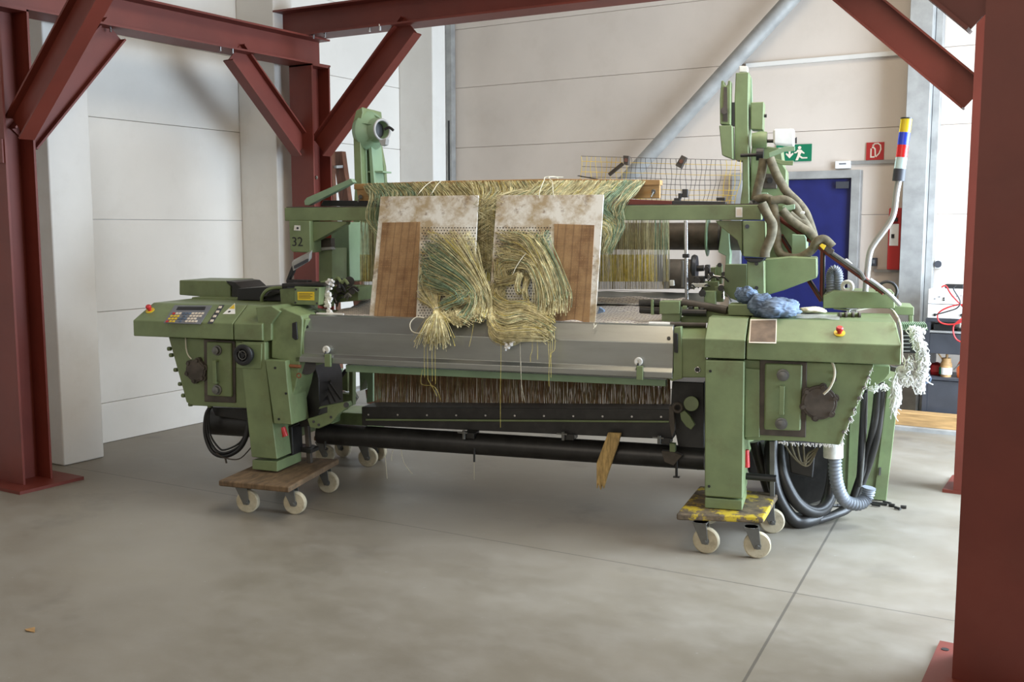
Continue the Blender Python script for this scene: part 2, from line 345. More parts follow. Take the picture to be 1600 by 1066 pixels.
# signs
def sign(name, label, cat, px0, py0, px1, py1, col):
    a = rv(px0, py0, 9.335); b = rv(px1, py1, 9.335); t = thing(name, label, cat, ((a.x + b.x) / 2, 9.335, b.z), FW)
    MB().box(a.x, b.x, 9.335, 9.347, b.z, a.z).build('panel', col, t, FW); return t, a, b
def glyph(t, nm, polys, a, b, W, H, v=9.333):
    m = MB()
    for P in polys: m.ext([(a.x + (b.x - a.x) * x / W, v, a.z - (a.z - b.z) * y / H) for x, y in P], (0, -.0015, 0))
    m.build(nm, M['signwhite'], t, FW)
def disc(cx, cy, r, n=14): return [(cx + r * math.cos(2 * math.pi * i / n), cy + r * math.sin(2 * math.pi * i / n)) for i in range(n)]
t, a, b = sign('exit_sign', 'green emergency exit sign with a running man and arrow, half hidden by the loom', 'sign', 1213, 227, 1267.5, 251.5, M['signgreen'])
glyph(t, 'running_man', [disc(36, 5.3, 2.6), [(33, 8), (39, 8.6), (41, 11), (44, 13.5), (43, 15), (39, 13), (37, 17), (41, 20), (48, 20), (48, 22), (39.5, 22), (36, 19.5), (35, 22), (34, 24.5), (30, 24.5), (31, 22), (33, 17), (34, 11.5), (31, 13.5), (28, 13.5), (28, 12), (31, 11)]], a, b, 54, 26)
glyph(t, 'arrow', [[(19.5, 5), (22.5, 5), (22.5, 15), (26, 12.5), (27, 14.5), (21, 21), (15, 14.5), (16, 12.5), (19.5, 15)]], a, b, 54, 26, 9.333)
glyph(t, 'doorway', [[(3, 4), (12, 4), (12, 22), (3, 22)]], a, b, 54, 26)
t, a, b = sign('fire_extinguisher_sign', 'square red fire sign with cream extinguisher symbol, right of the exit sign', 'sign', 1354, 223, 1380.5, 249.5, M['signred'])
hose = [(10.5, 4.5), (13, 2.8), (17, 2.6), (20, 5), (20.6, 10), (18.5, 16), (14, 21), (15, 22.2), (20, 17), (22.4, 10.5), (21.6, 4), (17.6, 1.0), (12, 1.3), (9, 3.5)]
glyph(t, 'extinguisher_symbol', [[(6.2, 9), (8.2, 9), (8.2, 20.5), (12.8, 20.5), (12.8, 22.6), (6.2, 22.6)], [(8.4, 6.4), (11, 6.2), (14, 9.5), (14.8, 21), (12.9, 21), (12.2, 10.8), (10.4, 8.3), (8.2, 8.6)], disc(10.2, 4.4, 1.5), hose], a, b, 26, 26)
# fire extinguisher cabinet
t = thing('fire_extinguisher', 'red fire extinguisher box with white label, left of the grey steel column', 'fire extinguisher', rv(1396, 422, 9.2), FW)
a = rv(1389, 325, 9.18); b = rv(1405.5, 422, 9.18)
MB().box(a.x, b.x, 9.18, 9.345, b.z, a.z).build('body', M['signred'], t, FW, bevel=.01)
MB().box(a.x + .015, b.x - .02, 9.176, 9.181, rv(1395, 384, 9.18).z, rv(1395, 350, 9.18).z).build('label_plate', M['whitep'], t, FW)
MB().box(a.x + .03, a.x + .055, 9.17, 9.176, rv(1395, 372, 9.18).z, rv(1395, 366, 9.18).z).build('pictogram', M['blackp'], t, FW)
MB().box(a.x + .02, b.x - .03, 9.15, 9.18, rv(1395, 346, 9.18).z, rv(1395, 340, 9.18).z).build('handle', M['blackp'], t, FW)
t = thing('wall_switch', 'small dark switch box right of the blue door, at handle height', 'switch', rv(1365, 416, 9.3), FW)
vbox(1361, 403, 1369, 416, 9.29, .056).build('housing', M['darkgrey'], t, FW, bevel=.004)
vbox(1363, 406, 1367, 412, 9.284, .006).build('rocker', M['grey'], t, FW)
a = rv(1366, 423, 9.32); tag(MB().box(a.x, -1.63, 9.322, 9.346, a.z - .012, a.z + .012).build('conduit', M['galv'], F=FW), 'short grey conduit low on the wall under the dark switch', 'conduit')
for k, (x0, x1, lb) in enumerate(((1447.5, 1458.5, 'grey round wall socket beside the grey column, left one of the pair'), (1460.5, 1471.5, 'grey round wall socket above the white instrument, right one of the pair'))):
    t = thing('wall_socket', lb, 'socket', rv((x0 + x1) / 2, 420, 9.3), FW, 'sockets on the back wall')
    vbox(x0, 405.5, x1, 420, 9.28, .066).build('housing', M['pillar'], t, FW, bevel=.005)
    c = rv((x0 + x1) / 2, 412.8, 9.28); MB().cyl(c + Vector((0, -.02, 0)), c, .03, n=16).build('lid', M['darkgrey'], t, FW, bevel=.003)

# ------------------------------------------------------------------ the red mezzanine frame
def hsec(m, p0, p1, wv, hv, w, h, tf=.014, tw=.009):
    p0, p1, wv, hv = Vector(p0), Vector(p1), Vector(wv).normalized(), Vector(hv).normalized()
    out = [(-w/2, -h/2), (w/2, -h/2), (w/2, -h/2+tf), (tw/2, -h/2+tf), (tw/2, h/2-tf), (w/2, h/2-tf), (w/2, h/2), (-w/2, h/2), (-w/2, h/2-tf), (-tw/2, h/2-tf), (-tw/2, -h/2+tf), (-w/2, -h/2+tf)]
    return m.ext([p0 + wv * a + hv * b for a, b in out], p1 - p0)
mz = thing('mezzanine_frame', 'red oxide steel frame of columns, beams and knee braces standing around the green loom', 'steel frame', (-3, 5, 0), FW)
X3, Y3, Z3 = Vector((1, 0, 0)), Vector((0, 1, 0)), Vector((0, 0, 1))
ZB = 2.90; HB = 0.22
def bolts(par, pts, d=(0, 0, -1), L=.045):
    for p in pts:
        p = Vector(p); dd = Vector(d); m = MB(); m.cyl(p, p + dd * L, .008, n=8); m.cyl(p, p + dd * .014, .015, n=6); m.build('bolt', M['chrome'], par, FW)
def column(cu, cv, w, h, top, plate):
    c = hsec(MB(), (cu, cv, .02), (cu, cv, top), X3, Y3, w, h).build('column', M['red'], mz, FW)
    MB().box(plate[0], plate[1], plate[2], plate[3], 0, .02).build('base_plate', M['red'], c, FW)
    MB().box(cu - w / 2 - .0, cu + w / 2, cv - h / 2, cv + h / 2, top - .012, top).build('cap_plate', M['red'], c, FW)
    return c
A = (-5.87, 3.79); B = (-5.77, 6.40); Cc = (-0.283, 3.845); D = (-0.67, 6.62)
cA = column(A[0], A[1], .28, .20, ZB, (-6.12, -5.60, 3.58, 4.02))
cB = column(B[0], B[1], .24, .22, ZB, (-5.98, -5.5, 6.2, 6.62))
cC = column(Cc[0], Cc[1], .30, .23, ZB, (-0.52, -.02, 3.6, 4.06))
cD = column(D[0], D[1], .26, .23, ZB, (-0.86, -.45, 6.5, 6.92))
MB().cyl((-.49, 3.98, .0205), (-.49, 3.98, .022), .014, n=14).build('bolt_hole', M['blackp'], cC, FW)
bAB = hsec(MB(), (A[0] + .0, 3.3, ZB + .11), (B[0], 6.52, ZB + .11), X3, Z3, .24, HB).build('beam', M['red'], mz, FW)
bCD = hsec(MB(), (Cc[0], 3.3, ZB + .11), (D[0], 6.75, ZB + .11), X3, Z3, .24, HB).build('beam', M['red'], mz, FW)
bBD = hsec(MB(), (-6.05, 6.35, ZB + HB + .11), (-.3, 6.55, ZB + HB + .11), Y3, Z3, .22, HB).build('beam', M['red'], mz, FW)
bAC = hsec(MB(), (-6.05, 3.79, ZB + HB + .11), (-.05, 3.84, ZB + HB + .11), Y3, Z3, .22, HB).build('beam', M['red'], mz, FW)
bolts(bAB, [(B[0] + .07, 5.38 + k * .12, ZB + .014) for k in range(2)]); bolts(bAB, [(A[0] + .1, 4.35, ZB + .014), (A[0] + .1, 4.5, ZB + .014)])
bolts(bBD, [(-5.62, 6.29, ZB + HB + .014), (-5.5, 6.29, ZB + HB + .014), (-5.05, 6.29, ZB + HB + .014), (-4.95, 6.29, ZB + HB + .014)])
def brace(a, b, wv, w=.10, h=.19):
    a, b = Vector(a), Vector(b); d = (b - a).normalized(); hv = d.cross(Vector(wv))
    c = hsec(MB(), a, b, wv, hv, w, h, .012, .008).build('knee_brace', M['red'], mz, FW)
    return c
kb = [brace((A[0] + .02, 3.88, 2.14), (A[0] + .05, 4.55, ZB - .0), X3), brace((A[0] + .14, 3.79, 2.19), (A[0] + .14 + .98, 3.79, ZB + HB), Y3),
      brace((B[0], 6.29, 2.24), (B[0] - .02, 5.6, ZB), X3), brace((B[0] + .12, 6.38, 2.24), (B[0] + .12 + .92, 6.38, ZB + HB), Y3),
      brace((Cc[0] - .15, 3.845, 2.33), (Cc[0] - .15 - .85, 3.845, ZB + HB), Y3), brace((D[0] - .13, 6.6, 2.36), (D[0] - .13 - .83, 6.58, ZB + HB), Y3)]
bolts(cA, [(A[0] - .02, 3.69, 2.03), (A[0] + .06, 3.69, 2.03)], (0, -1, 0), .012)
MB().box(A[0] - .13, A[0] + .13, 3.678, 3.69, 1.98, 2.12).build('splice_plate', M['red'], cA, FW)
bolts(kb[3], [(B[0] + .115, 6.33, 2.0)], (0, -1, 0), .02)

# ------------------------------------------------------------------ wooden ladder behind the frame
t = thing('wooden_ladder', 'dark wooden ladder with pale metal treads leaning behind the red column', 'ladder', ru(530, 590, -6.15), FW)
for k, (x0, y0, x1, y1) in enumerate(((519, 238, 528, 470), (530, 237, 562, 470))):
    a = ru(x0, y0, -6.25); b = ru(x1, y1, -5.9 if 0 else -5.95); dd = (b - a); b = a + dd * (a.z - .01) / (a.z - b.z)
    m = MB(); sd = Vector((.055 if k else .012, 0, 0)); wv = Vector((0, .03, 0)) if k else Vector((0, .025, 0))
    m.loft([[p - sd - wv, p + sd - wv, p + sd + wv, p - sd + wv] for p in (a, b)]); m.build('stile', M['ladderwood'], t, FW, bevel=.004)
    if k == 0: SA = (a, b)
    else: SB = (a, b)
for k in range(7):
    f = .06 + k * .145; p = SA[0].lerp(SA[1], f); r_ = SB[0].lerp(SB[1], f)
    m = MB(); m.loft([[x + Vector((dx, 0, dz)) for dx, dz in ((-.045, -.012), (.045, -.012), (.045, .012), (-.045, .012))] for x in (p, r_)]); m.build('tread', M['galv'], t, FW)

# ------------------------------------------------------------------ work bench at the back right
V0, V1 = 8.62, 9.02; UA, UB = -1.325, -0.55
def zz(y, v=8.62): return rv(1465, y, v).z
t = thing('work_bench', 'dark grey steel workshop shelf bench under the white instrument at the back wall', 'bench', ((UA + UB) / 2, 8.8, 0), FW)
m = MB(); m.box(UA, UB, V0, V1, zz(503), zz(498)); m.build('top', M['darkgrey'], t, FW, bevel=.003)
m = MB(); m.box(UA, UA + .035, V0, V1, 0, zz(503)); m.build('side_panel', M['darkgrey'], t, FW)
m = MB(); m.box(UB - .035, UB, V0, V1, 0, zz(503)); m.build('side_panel', M['darkgrey'], t, FW)
m = MB(); m.box(UA + .035, UB - .035, V0, V1, zz(520), zz(517)); m.build('shelf', M['galv'], t, FW)
m = MB(); m.box(UA + .035, UB - .035, V0 + .005, V1 - .02, zz(553), zz(521)); m.build('drawer', M['darkgrey'], t, FW, bevel=.004)
m = MB(); m.box(UA + .035, UB - .035, V0, V1, zz(594), zz(590)); m.build('shelf', M['darkgrey'], t, FW)
m = MB(); m.box(UA + .035, UB - .035, V0 + .01, V1, 0.0, zz(595)); m.build('cupboard', M['darkgrey'], t, FW, bevel=.004)
for k in range(2): MB().box(UA + .06 + k * .2, UA + .21 + k * .2, V0 + .02, V1 - .05, zz(516.5), zz(507)).build('tool_tray', M['blackp'], t, FW)
a = zz(497.5); t = thing('power_supply', 'white bench instrument with dials standing on the dark shelf bench', 'instrument', (-1.0, 8.8, a), FW)
zt = zz(452); zm = zz(475.5)
m = MB(); m.box(UA + .01, -.72, V0, V1 - .03, a, zm - .002); m.box(UA + .01, -.72, V0, V1 - .03, zm + .002, zt); m.build('case', M['whitep'], t, FW, bevel=.006)
for (x, y, rr, mm) in ((1461, 492, .011, 'blackp'), (1503, 492.5, .011, 'blackp'), (1475, 466, .006, 'blackp'), (1475, 469, .006, 'blackp'), (1461, 467, .005, 'grey'), (1468, 464, .005, 'grey'), (1490, 463, .004, 'grey'), (1495, 463, .004, 'grey'), (1502, 462, .004, 'grey'), (1507, 464, .004, 'grey')):
    c = rv(x, y, V0); MB().cyl(c + Vector((0, -.012, 0)), c, rr, n=12).build('knob', M[mm], t, FW)
def rw(pts, v): return [rv(x, y, v + (k % 2) * .004) for k, (x, y) in enumerate(pts)]
tag(MB().tube(rw([(1471, 449), (1478, 447), (1486, 460), (1500, 475), (1516, 490)], 8.57) , .006).build('test_lead', M['redp'], F=FW), 'upper red test lead crossing the face of the white instrument', 'cable')
tag(MB().tube(rw([(1516, 478), (1500, 476), (1480, 481), (1466, 490), (1467, 502), (1480, 507), (1498, 505), (1508, 496), (1500, 500), (1490, 510), (1491, 525), (1500, 534), (1518, 536)], 8.55), .006).build('test_lead', M['redp'], F=FW), 'long red test lead looping below the white instrument', 'cable')
tag(MB().tube(rw([(1461, 492), (1480, 487), (1496, 481), (1500, 470), (1490, 452), (1494, 446)], 8.53), .005).build('test_lead', M['blackp'], F=FW), 'thin black test lead across the white instrument', 'cable')
tag(MB().tube(rw([(1503, 493), (1504, 520), (1509, 545), (1505, 562), (1490, 578)], 8.56), .005).build('grey_cable', M['greysteel'], F=FW), 'grey cord hanging down the front of the shelf bench', 'cable')
m = MB(); a = rv(1492, 445, 8.8); m.box(a.x - .07, a.x + .07, 8.76, 8.84, zt, zt + .035)
tag(m.build('hand_meter', M['blackp'], F=FW, bevel=.008), 'black hand meter lying on top of the white instrument', 'meter')
sh = zz(590) + .001
t = thing('brush_jar', 'glass jar with green label and wooden brushes on the shelf bench', 'jar', rv(1477, 590, 8.72), FW)
c = rv(1477.5, 590, 8.70); c.z = sh
MB().lathe(c, Z3, [(0, .04), (.10, .045), (.125, .035), (.15, .035)], 18).build('jar', M['wood'], t, FW)
MB().lathe(c + Vector((0, 0, .02)), Z3, [(0, .0465), (.055, .0475)], 18).build('label_band', M['whitep'], t, FW)
MB().lathe(c + Vector((-.012, 0, .02)), Z3, [(0, .0400), (.055, .0405)], 18).build('green_label', M['signgreen'], t, FW)
MB().cyl(c + Vector((0, 0, .1)), c + Vector((.008, 0, .32)), .010, n=8).build('brush', M['wood'], t, FW); MB().cyl(c + Vector((0, 0, .1)), c + Vector((-.09, 0, .22)), .006, n=8).build('brush', M['wood'], t, FW)
c = rv(1501, 588, 8.70); c.z = sh
tag(MB().lathe(c, Z3, [(0, .026), (.06, .034), (.1, .03), (.15, .006), (.17, .004)], 16).build('squeeze_bottle', M['orange'], F=FW), 'orange pointed squeeze bottle on the shelf bench beside the jar', 'bottle')
c = rv(1508.5, 588, 8.74); c.z = sh
tag(MB().cyl(c, c + Vector((.012, 0, .26)), .028, n=16).build('copper_pipe', M['copper'], F=FW), 'short copper coloured pipe standing on the shelf bench', 'pipe')
c = rv(1463, 588, 8.8); c.z = sh
tag(MB().lathe(c, Z3, [(0, .06), (.03, .075), (.08, .06), (.1, .01)], 16).build('shop_rag', M['signred'], F=FW), 'dark red crumpled rag on the shelf bench left of the jar', 'rag')
m = MB(); a = rv(1405, 653, 8.5); m.box(-1.66, -.52, 8.42, 8.56, .03, .135)
tag(m.build('timber_beam', M['wood'], F=FW, bevel=.006), 'pale squared timber lying on the floor in front of the shelf bench', 'timber')
tag(MB().box(-1.70, -.5, 8.36, 8.58, 0, .03).build('steel_sheet', M['galv'], F=FW), 'flat grey strip on the floor underneath the pale timber', 'metal strip')
# ================================================================== THE LOOM
G, GD, MI, BK = M['green'], M['greendirty'], M['green_lit'], M['black']
loom = thing('weaving_loom', 'large green weaving loom in the middle of the hall, raised on wheeled dollies', 'loom', (-1.1, .6, .2))
def part(m, name, mt, par=None, bv=.004, kind=None, label=None, **k):
    o = m.build(name, mt, par or loom, bevel=bv, **k)
    if kind: o['kind'] = kind
    if label: o['label'] = label
    return o
PRF = [(0, .958), (0, 1.052), (.15, 1.147), (.66, 1.147), (.66, .958)]
def hood(x0, x1, x0t=None, x1t=None, name='hood'):
    # YZ profile lofted along X; x0t/x1t shift the ends of the upper points
    def ring(x, xt): return [(x if i in (0, 1) else xt, y, z) for i, (y, z) in enumerate(PRF)]
    return MB().loft([ring(x0, x0t if x0t is not None else x0), ring(x1, x1t if x1t is not None else x1)])
SN = Vector((0, -.095, .15)).normalized(); SP = (0, 0, 1.052)
def sp(x, y): return qp(x, y, SP, SN)               # point on the sloping top of a hood
def slab(px, t=.003, m=None): return (m or MB()).ext([sp(x, y) for x, y in px], SN * t)
def emergency(par, px, py, rr=.021):
    c = sp(px, py)
    b = MB().cyl(c, c + SN * .004, rr * 1.25, n=24).build('emergency_stop', M['yellow'], par)
    MB().lathe(c, SN, [(0, rr * .5), (.02, rr * .5), (.02, rr * .78), (.032, rr * .8), (.038, rr * .6), (.038, 0)], 20).build('push_button', M['redp'], b)
# ---- left control console
con = part(hood(-3.37, -2.692, -3.335, -2.692), 'control_console', G, bv=.006)
kp = slab([(273, 477.5), (331.5, 478), (313, 507), (256, 505)]).build('keypad', M['grey'], con)
slab([(278.5, 480), (322, 480.2), (320, 485.6), (275.5, 485.3)], .004).build('display', M['blackp'], con)
m = MB(); mats = [M['yellow'], M['signwhite'], M['bluegrey'], M['redp']]
for r_ in range(4):
    for c_ in range(10):
        x = 271 + c_ * 5.0 - r_ * 3.4; y = 489.5 + r_ * 4.1
        m.mi = 3 if c_ == 0 and r_ in (0, 3) else (0 if c_ in (1, 2) and r_ > 0 or c_ == 0 else (2 if c_ in (3, 4, 5) else 1))
        if (r_, c_) in ((1, 3), (1, 5), (3, 5), (3, 3), (2, 9)): continue
        slab([(x, y), (x + 3.4, y), (x + 1.9, y + 2.6), (x - 1.6, y + 2.6)], .006, m)
m.build('key', mats, con)
slab([(343, 477), (351, 477), (332, 506), (324, 506)], .002).build('switch_strip', M['darkgrey'], con)
for x, y in ((343.8, 481), (339.8, 488), (335.4, 495), (331, 502)): slab([(x - 1, y - 1.6), (x + 3.4, y - 1.6), (x + 2.0, y + 1.6), (x - 2.6, y + 1.6)], .005).build('switch', M['signwhite'], con)
slab([(367, 474), (367.5, 491), (348, 491)], .0015).build('warning_label', M['whitep'], con)
slab([(366.5, 475.5), (367, 483), (358, 483)], .0025).build('warning_label', M['yellow'], con); c = sp(358.5, 487.5); MB().cyl(c, c + SN * .003, .008, n=12).build('warning_symbol', M['blackp'], con)
emergency(con, 234.7, 485.6)
part(hood(-2.686, -2.50), 'hood_cap', G, bv=.006)
m = MB(); m.pr([(280, 438), (351, 439), (360, 447), (360, 467), (280, 461)], .62, .34); bx = part(m, 'terminal_box', G, bv=.006)
m = MB(); m.pr([(352, 439), (367, 441), (377, 450), (377, 466), (362, 466), (362, 448)], .60, .3); part(m, 'terminal_box_cover', BK)
m = MB(); m.pr([(300, 464.5), (371, 466), (371, 470.5), (298, 469)], .5, .1); part(m, 'hinge_rail', G)
m = MB().pr([(371, 451), (448, 447), (448, 471), (371, 469)], .45, .35); part(m, 'cable_tray', M['blackp'])
part(MB().tube([q(409, 473, .4), q(410, 462, .38), q(418, 453, .38), q(430, 450, .42), q(440, 450, .45)], .010), 'earth_cable', G, bv=0)
for k in range(3): part(MB().tube([q(407 + 3 * k, 466, .42), q(425, 460 - 2 * k, .4), q(448, 453 + 3 * k, .42)], .009), 'cable', M['blackp'], bv=0)
# ---- right control box
con2 = part(hood(.182, .888, .182, .866), 'control_box', G, bv=.006)
part(hood(-.022, .176), 'hood_cap', G, bv=.006)
slab([(1172.5, 499.5), (1214, 499), (1213, 537), (1170, 536)], .0015).build('label_frame', M['signwhite'], con2)
slab([(1174, 501.5), (1212.5, 501), (1211.5, 535), (1172, 534.5)], .003).build('label_plate', M['brown'], con2)
emergency(con2, 1311.7, 521)
m = MB(); m.pr([(1286, 480), (1286, 462), (1303, 455), (1397, 457), (1398, 482), (1286, 482)], .66, .32); part(m, 'terminal_box', G, bv=.005)
m = MB(); m.pr([(1397, 478), (1428, 480), (1428, 493), (1397, 492)], .9, .3); m.pr([(1420, 493), (1427, 493), (1427, 508), (1420, 508)], .9, .04); part(m, 'bracket', G)
# under-hood gear housings
def gearbox(px, Y, Dp, name): return part(MB().pr(px, Y, Dp), name, G, bv=.006)
gl = gearbox([(263, 527), (386, 533), (386, 638), (300, 634), (291, 629), (285, 606)], .07, .5, 'gear_housing')
gr = gearbox([(1163, 562), (1366, 570), (1356, 600), (1312, 696), (1255, 690), (1164, 688)], .07, .5, 'gear_housing')
m = MB(); m.pr([(1344, 571), (1391, 573), (1390, 584), (1382, 594), (1370, 602), (1350, 609), (1330, 612)], .3, .2); part(m, 'curved_skirt', G)
def flange(par, x, y, R, Y, nb=6):
    c = q(x, y, Y); f = MB(); f.cyl(c + Vector((0, -.03, 0)), c, R, n=30); f.cyl(c + Vector((0, -.034, 0)), c + Vector((0, -.03, 0)), R * .86, n=30)
    f = f.build('flange', M['brownsteel'], par, bevel=.003)
    for k in range(nb):
        t = 2 * math.pi * (k + .3) / nb; d = Vector((math.cos(t) * R * .93, 0, math.sin(t) * R * .93))
        MB().cyl(c + d + Vector((0, -.026, 0)), c + d, .019, n=12).cyl(c + d + Vector((0, -.042, 0)), c + d + Vector((0, -.026, 0)), .011, n=6).build('bolt', M['brownsteel'], f)
flange(gl, 310, 578.5, .066, .07); flange(gr, 1280, 628, .083, .07)
def cover_plate(par, px, Y, kn, hd, frame=None):
    if frame: MB().pr(frame, Y - .008, .02).build('gasket', M['brownsteel'], par, bevel=.004)
    cp = MB().pr(px, Y - .022, .022).build('access_plate', G, par, bevel=.010)
    for x, y in kn:
        c = q(x, y, Y - .022); MB().lathe(c, (0, -1, 0), [(0, .030), (.008, .030), (.010, .021), (.028, .021), (.030, .013), (.032, 0)], 22).build('knob', M['greysteel'], cp)
    x, y0, y1 = hd; a = q(x, y0, Y - .022); b = q(x, y1, Y - .022); w_ = .012
    m = MB(); m.box(a.x - w_, a.x + w_, a.y - .035, a.y - .027, b.z, a.z); m.box(a.x - w_, a.x + w_, a.y - .035, a.y, a.z - .004, a.z + .006); m.box(a.x - w_, a.x + w_, a.y - .035, a.y, b.z - .006, b.z + .004)
    m.build('handle', G, cp, bevel=.002)
cover_plate(gl, [(322, 534), (361, 536), (362, 621), (323, 619)], .07, [(340, 547.5), (340, 609)], (339.5, 564, 597), [(318, 530), (367, 533), (368, 630), (319, 628)])
cover_plate(gr, [(1195, 568), (1254, 570), (1251, 674), (1193.5, 672)], .07, [(1223.4, 586), (1220.7, 662)], (1222.5, 604, 645), [(1187, 562), (1261, 566), (1259, 684), (1185, 680)])
MB().tube([q(290, 528, .06), q(291, 545, .05), q(294, 555, .04), q(299, 561, .03)], .004).build('oil_line', M['cream'], gl)
MB().tube([q(1300, 566, .05), q(1304, 578, .03), q(1303, 592, .02), q(1296, 607, .02), q(1287, 616, .025)], .006).build('oil_line', M['cream'], gr)
for x, y in ((267, 545), (270, 555), (277, 578), (284, 600), (289, 618), (300, 632), (330, 634)):
    c = q(x, y, .09); MB().cyl(c, c + Vector((-.02, 0, -.002)), .012, n=8).build('bolt', GD, gl)
for x, y in ((1305, 582), (1304.5, 593), (1357, 590), (1350, 606), (1342, 622), (1335, 640), (1328, 655), (1318, 675)):
    c = q(x, y, .07); MB().cyl(c + Vector((0, -.008, 0)), c, .009, n=8).build('bolt', M['greysteel'], gr)
# lint hanging along the edge of the right housing
m = MB()
for k in range(90):
    f = random.random(); x = 1364 + (1312 - 1364) * f; y = 572 + (695 - 572) * f; a = q(x, y, .065)
    m.tube([a, a + Vector((random.uniform(-.008, .012), -.004, -random.uniform(.004, .022)))], .0016, n=4, cr=False)
for k in range(70):
    x = random.uniform(1215, 1312); a = q(x, 690 + (x - 1215) * .05, .07); m.tube([a, a + Vector((random.uniform(-.008, .008), 0, -random.uniform(.004, .02)))], .0014, n=4, cr=False)
part(m, 'lint', M['lint'], bv=0, kind='stuff')
# legs, front faces at Y = 0
def leg(px_front, pad, Dp=.30):
    l = part(MB().pr(px_front, 0, Dp), 'leg', G, bv=.006)
    MB().pr(pad, 0, Dp - .02).build('foot', G, l, bevel=.004); return l
leg([(377, 534), (414, 535), (414, 560), (433, 718), (392.7, 714.5), (378, 577)], [(394, 719), (433, 721.5), (433, 737.5), (394, 733.5)])
leg([(1101.5, 563), (1163, 564.5), (1160, 780), (1101, 775.5)], [(1101.5, 778), (1159.5, 782.5), (1159.5, 798), (1101, 794)])
part(MB().pr([(414, 562.5), (446, 564), (449, 600), (456, 664), (428, 662), (418, 590)], -.012, .2), 'belt_guard', G, bv=.005)
part(MB().pr([(1164, 575), (1187, 577), (1187, 684), (1163, 684)], .055, .2), 'belt_guard', G, bv=.005)
for x, y in ((430, 575), (447, 615), (436, 655), (1110, 580), (1108, 760)):
    c = q(x, y, -.012 if x < 500 else 0); part(MB().cyl(c + Vector((0, -.004, 0)), c, .007, n=10), 'screw', M['blackp'], bv=0)
# handwheel on its plate
part(MB().pr([(369, 536), (409, 537), (408, 577), (369, 576)], -.006, .03), 'handwheel_plate', G, bv=.006)
c = q(386.5, 553.5, -.006); hw = part(MB().torus(c + Vector((0, -.045, 0)), (0, 1, 0), .047, .0145), 'handwheel', M['blackp'], bv=0)
m = MB(); m.cyl(c, c + Vector((0, -.035, 0)), .045, n=28); m.cyl(c + Vector((0, -.035, 0)), c + Vector((0, -.05, 0)), .014, n=16)
for k in range(3):
    t = 2 * math.pi * k / 3 + .3; m.tube([c + Vector((0, -.042, 0)), c + Vector((math.cos(t) * .047, -.045, math.sin(t) * .047))], .007, cr=False)
m.build('hub', M['blackp'], hw); MB().torus(c + Vector((0, -.052, 0)), (0, 1, 0), .024, .003).build('dial_ring', M['greysteel'], hw)
# castings beside the cover
part(MB().pr([(424, 487), (441, 481), (470, 493), (473, 500), (470, 560), (462, 604), (451, 640), (446, 640), (446, 564), (424, 560)], .035, .30), 'side_casting', GD, bv=.008)
part(MB().pr([(399, 480), (424, 478), (438, 487), (424, 506), (424, 532), (411, 535), (403, 506)], .015, .25), 'side_casting', G, bv=.006)
m = MB(); m.loft([[(p.x, p.y, p.z) for p in (q(x, 511, .17), q(x, 529, .06), q(x, 590, .06), q(x, 590, .4), q(x, 511, .4))] for x in (1063, 1104)]); sc = part(m, 'side_casting', G, bv=.006)
c = q(1090, 578, .055); MB().torus(c, (0, 1, 0), .013, .003).build('port_ring', M['chrome'], sc); MB().cyl(c + Vector((0, -.002, 0)), c + Vector((0, .01, 0)), .012).build('port', M['blackp'], sc)
part(MB().pr([(1053, 512), (1064, 511), (1066, 560), (1066, 592), (1050, 596), (1040, 590), (1052, 583)], .05, .06), 'end_plate', G, bv=.004)
part(MB().pr([(470, 495), (478, 500), (474, 530), (475, 562), (482, 566), (470, 566), (462, 552), (466, 525)], .05, .06), 'end_plate', G, bv=.004)
part(MB().pr([(456, 505), (463, 503), (465, 530), (461, 532), (456, 528)], .028, .03), 'cover_hinge', M['blackp'])
part(MB().pr([(1053, 520), (1059, 521), (1059, 552), (1053, 551)], .04, .03), 'cover_hinge', M['blackp'])
# aluminium front cover (profile lofted along X)
xl, xr = q(476, 497, .12).x, q(1052, 512, .12).x
prof = [(.15, 1.105), (.118, 1.098), (.055, 1.018), (.055, .890), (.035, .872), (.035, .842), (.06, .838), (.15, .838)]
m = MB(); xs = [xl + .012, xr]
m.loft([[(x + (.0 if z > 1.05 else -.03 if x < -1 else .012), y, z) for y, z in prof] for x in xs]); cov = part(m, 'front_cover', M['steel'], bv=.003)
for x, y in ((480, 511), (1045, 529)):
    c = qp(x, y, (0, .055, 1.018), Vector((0, -.08, .063)).normalized()); MB().cyl(c - Vector((0, .004, -.003)), c + Vector((0, .004, -.003)), .009, n=16).build('screw', M['blackp'], cov)
for (x, y, y2) in ((512, 546, 573), (998.5, 564.5, 593.5)):
    c = q(x, y, .055); cl = MB().lathe(c, (0, -1, 0), [(0, .010), (.012, .022), (.020, .022), (.024, .018), (.024, .008), (.018, .006)], 24).build('cover_latch', M['white'], cov)
    a = q(x - 3, y + 7, .03); b = q(x + 6.5, y2, .03)
    MB().box(a.x, b.x, .012, .03, b.z, a.z).build('clip', G, cov, bevel=.002); MB().cyl(c + Vector((0, -.02, -.008)), c + Vector((-.004, -.03, -.04)), .006, n=10).build('pin', M['blackp'], cov)
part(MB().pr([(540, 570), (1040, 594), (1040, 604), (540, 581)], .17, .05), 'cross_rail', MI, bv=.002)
part(MB().pr([(545, 572), (551, 572), (551, 634), (545, 634)], .75, .05), 'rear_post', G)
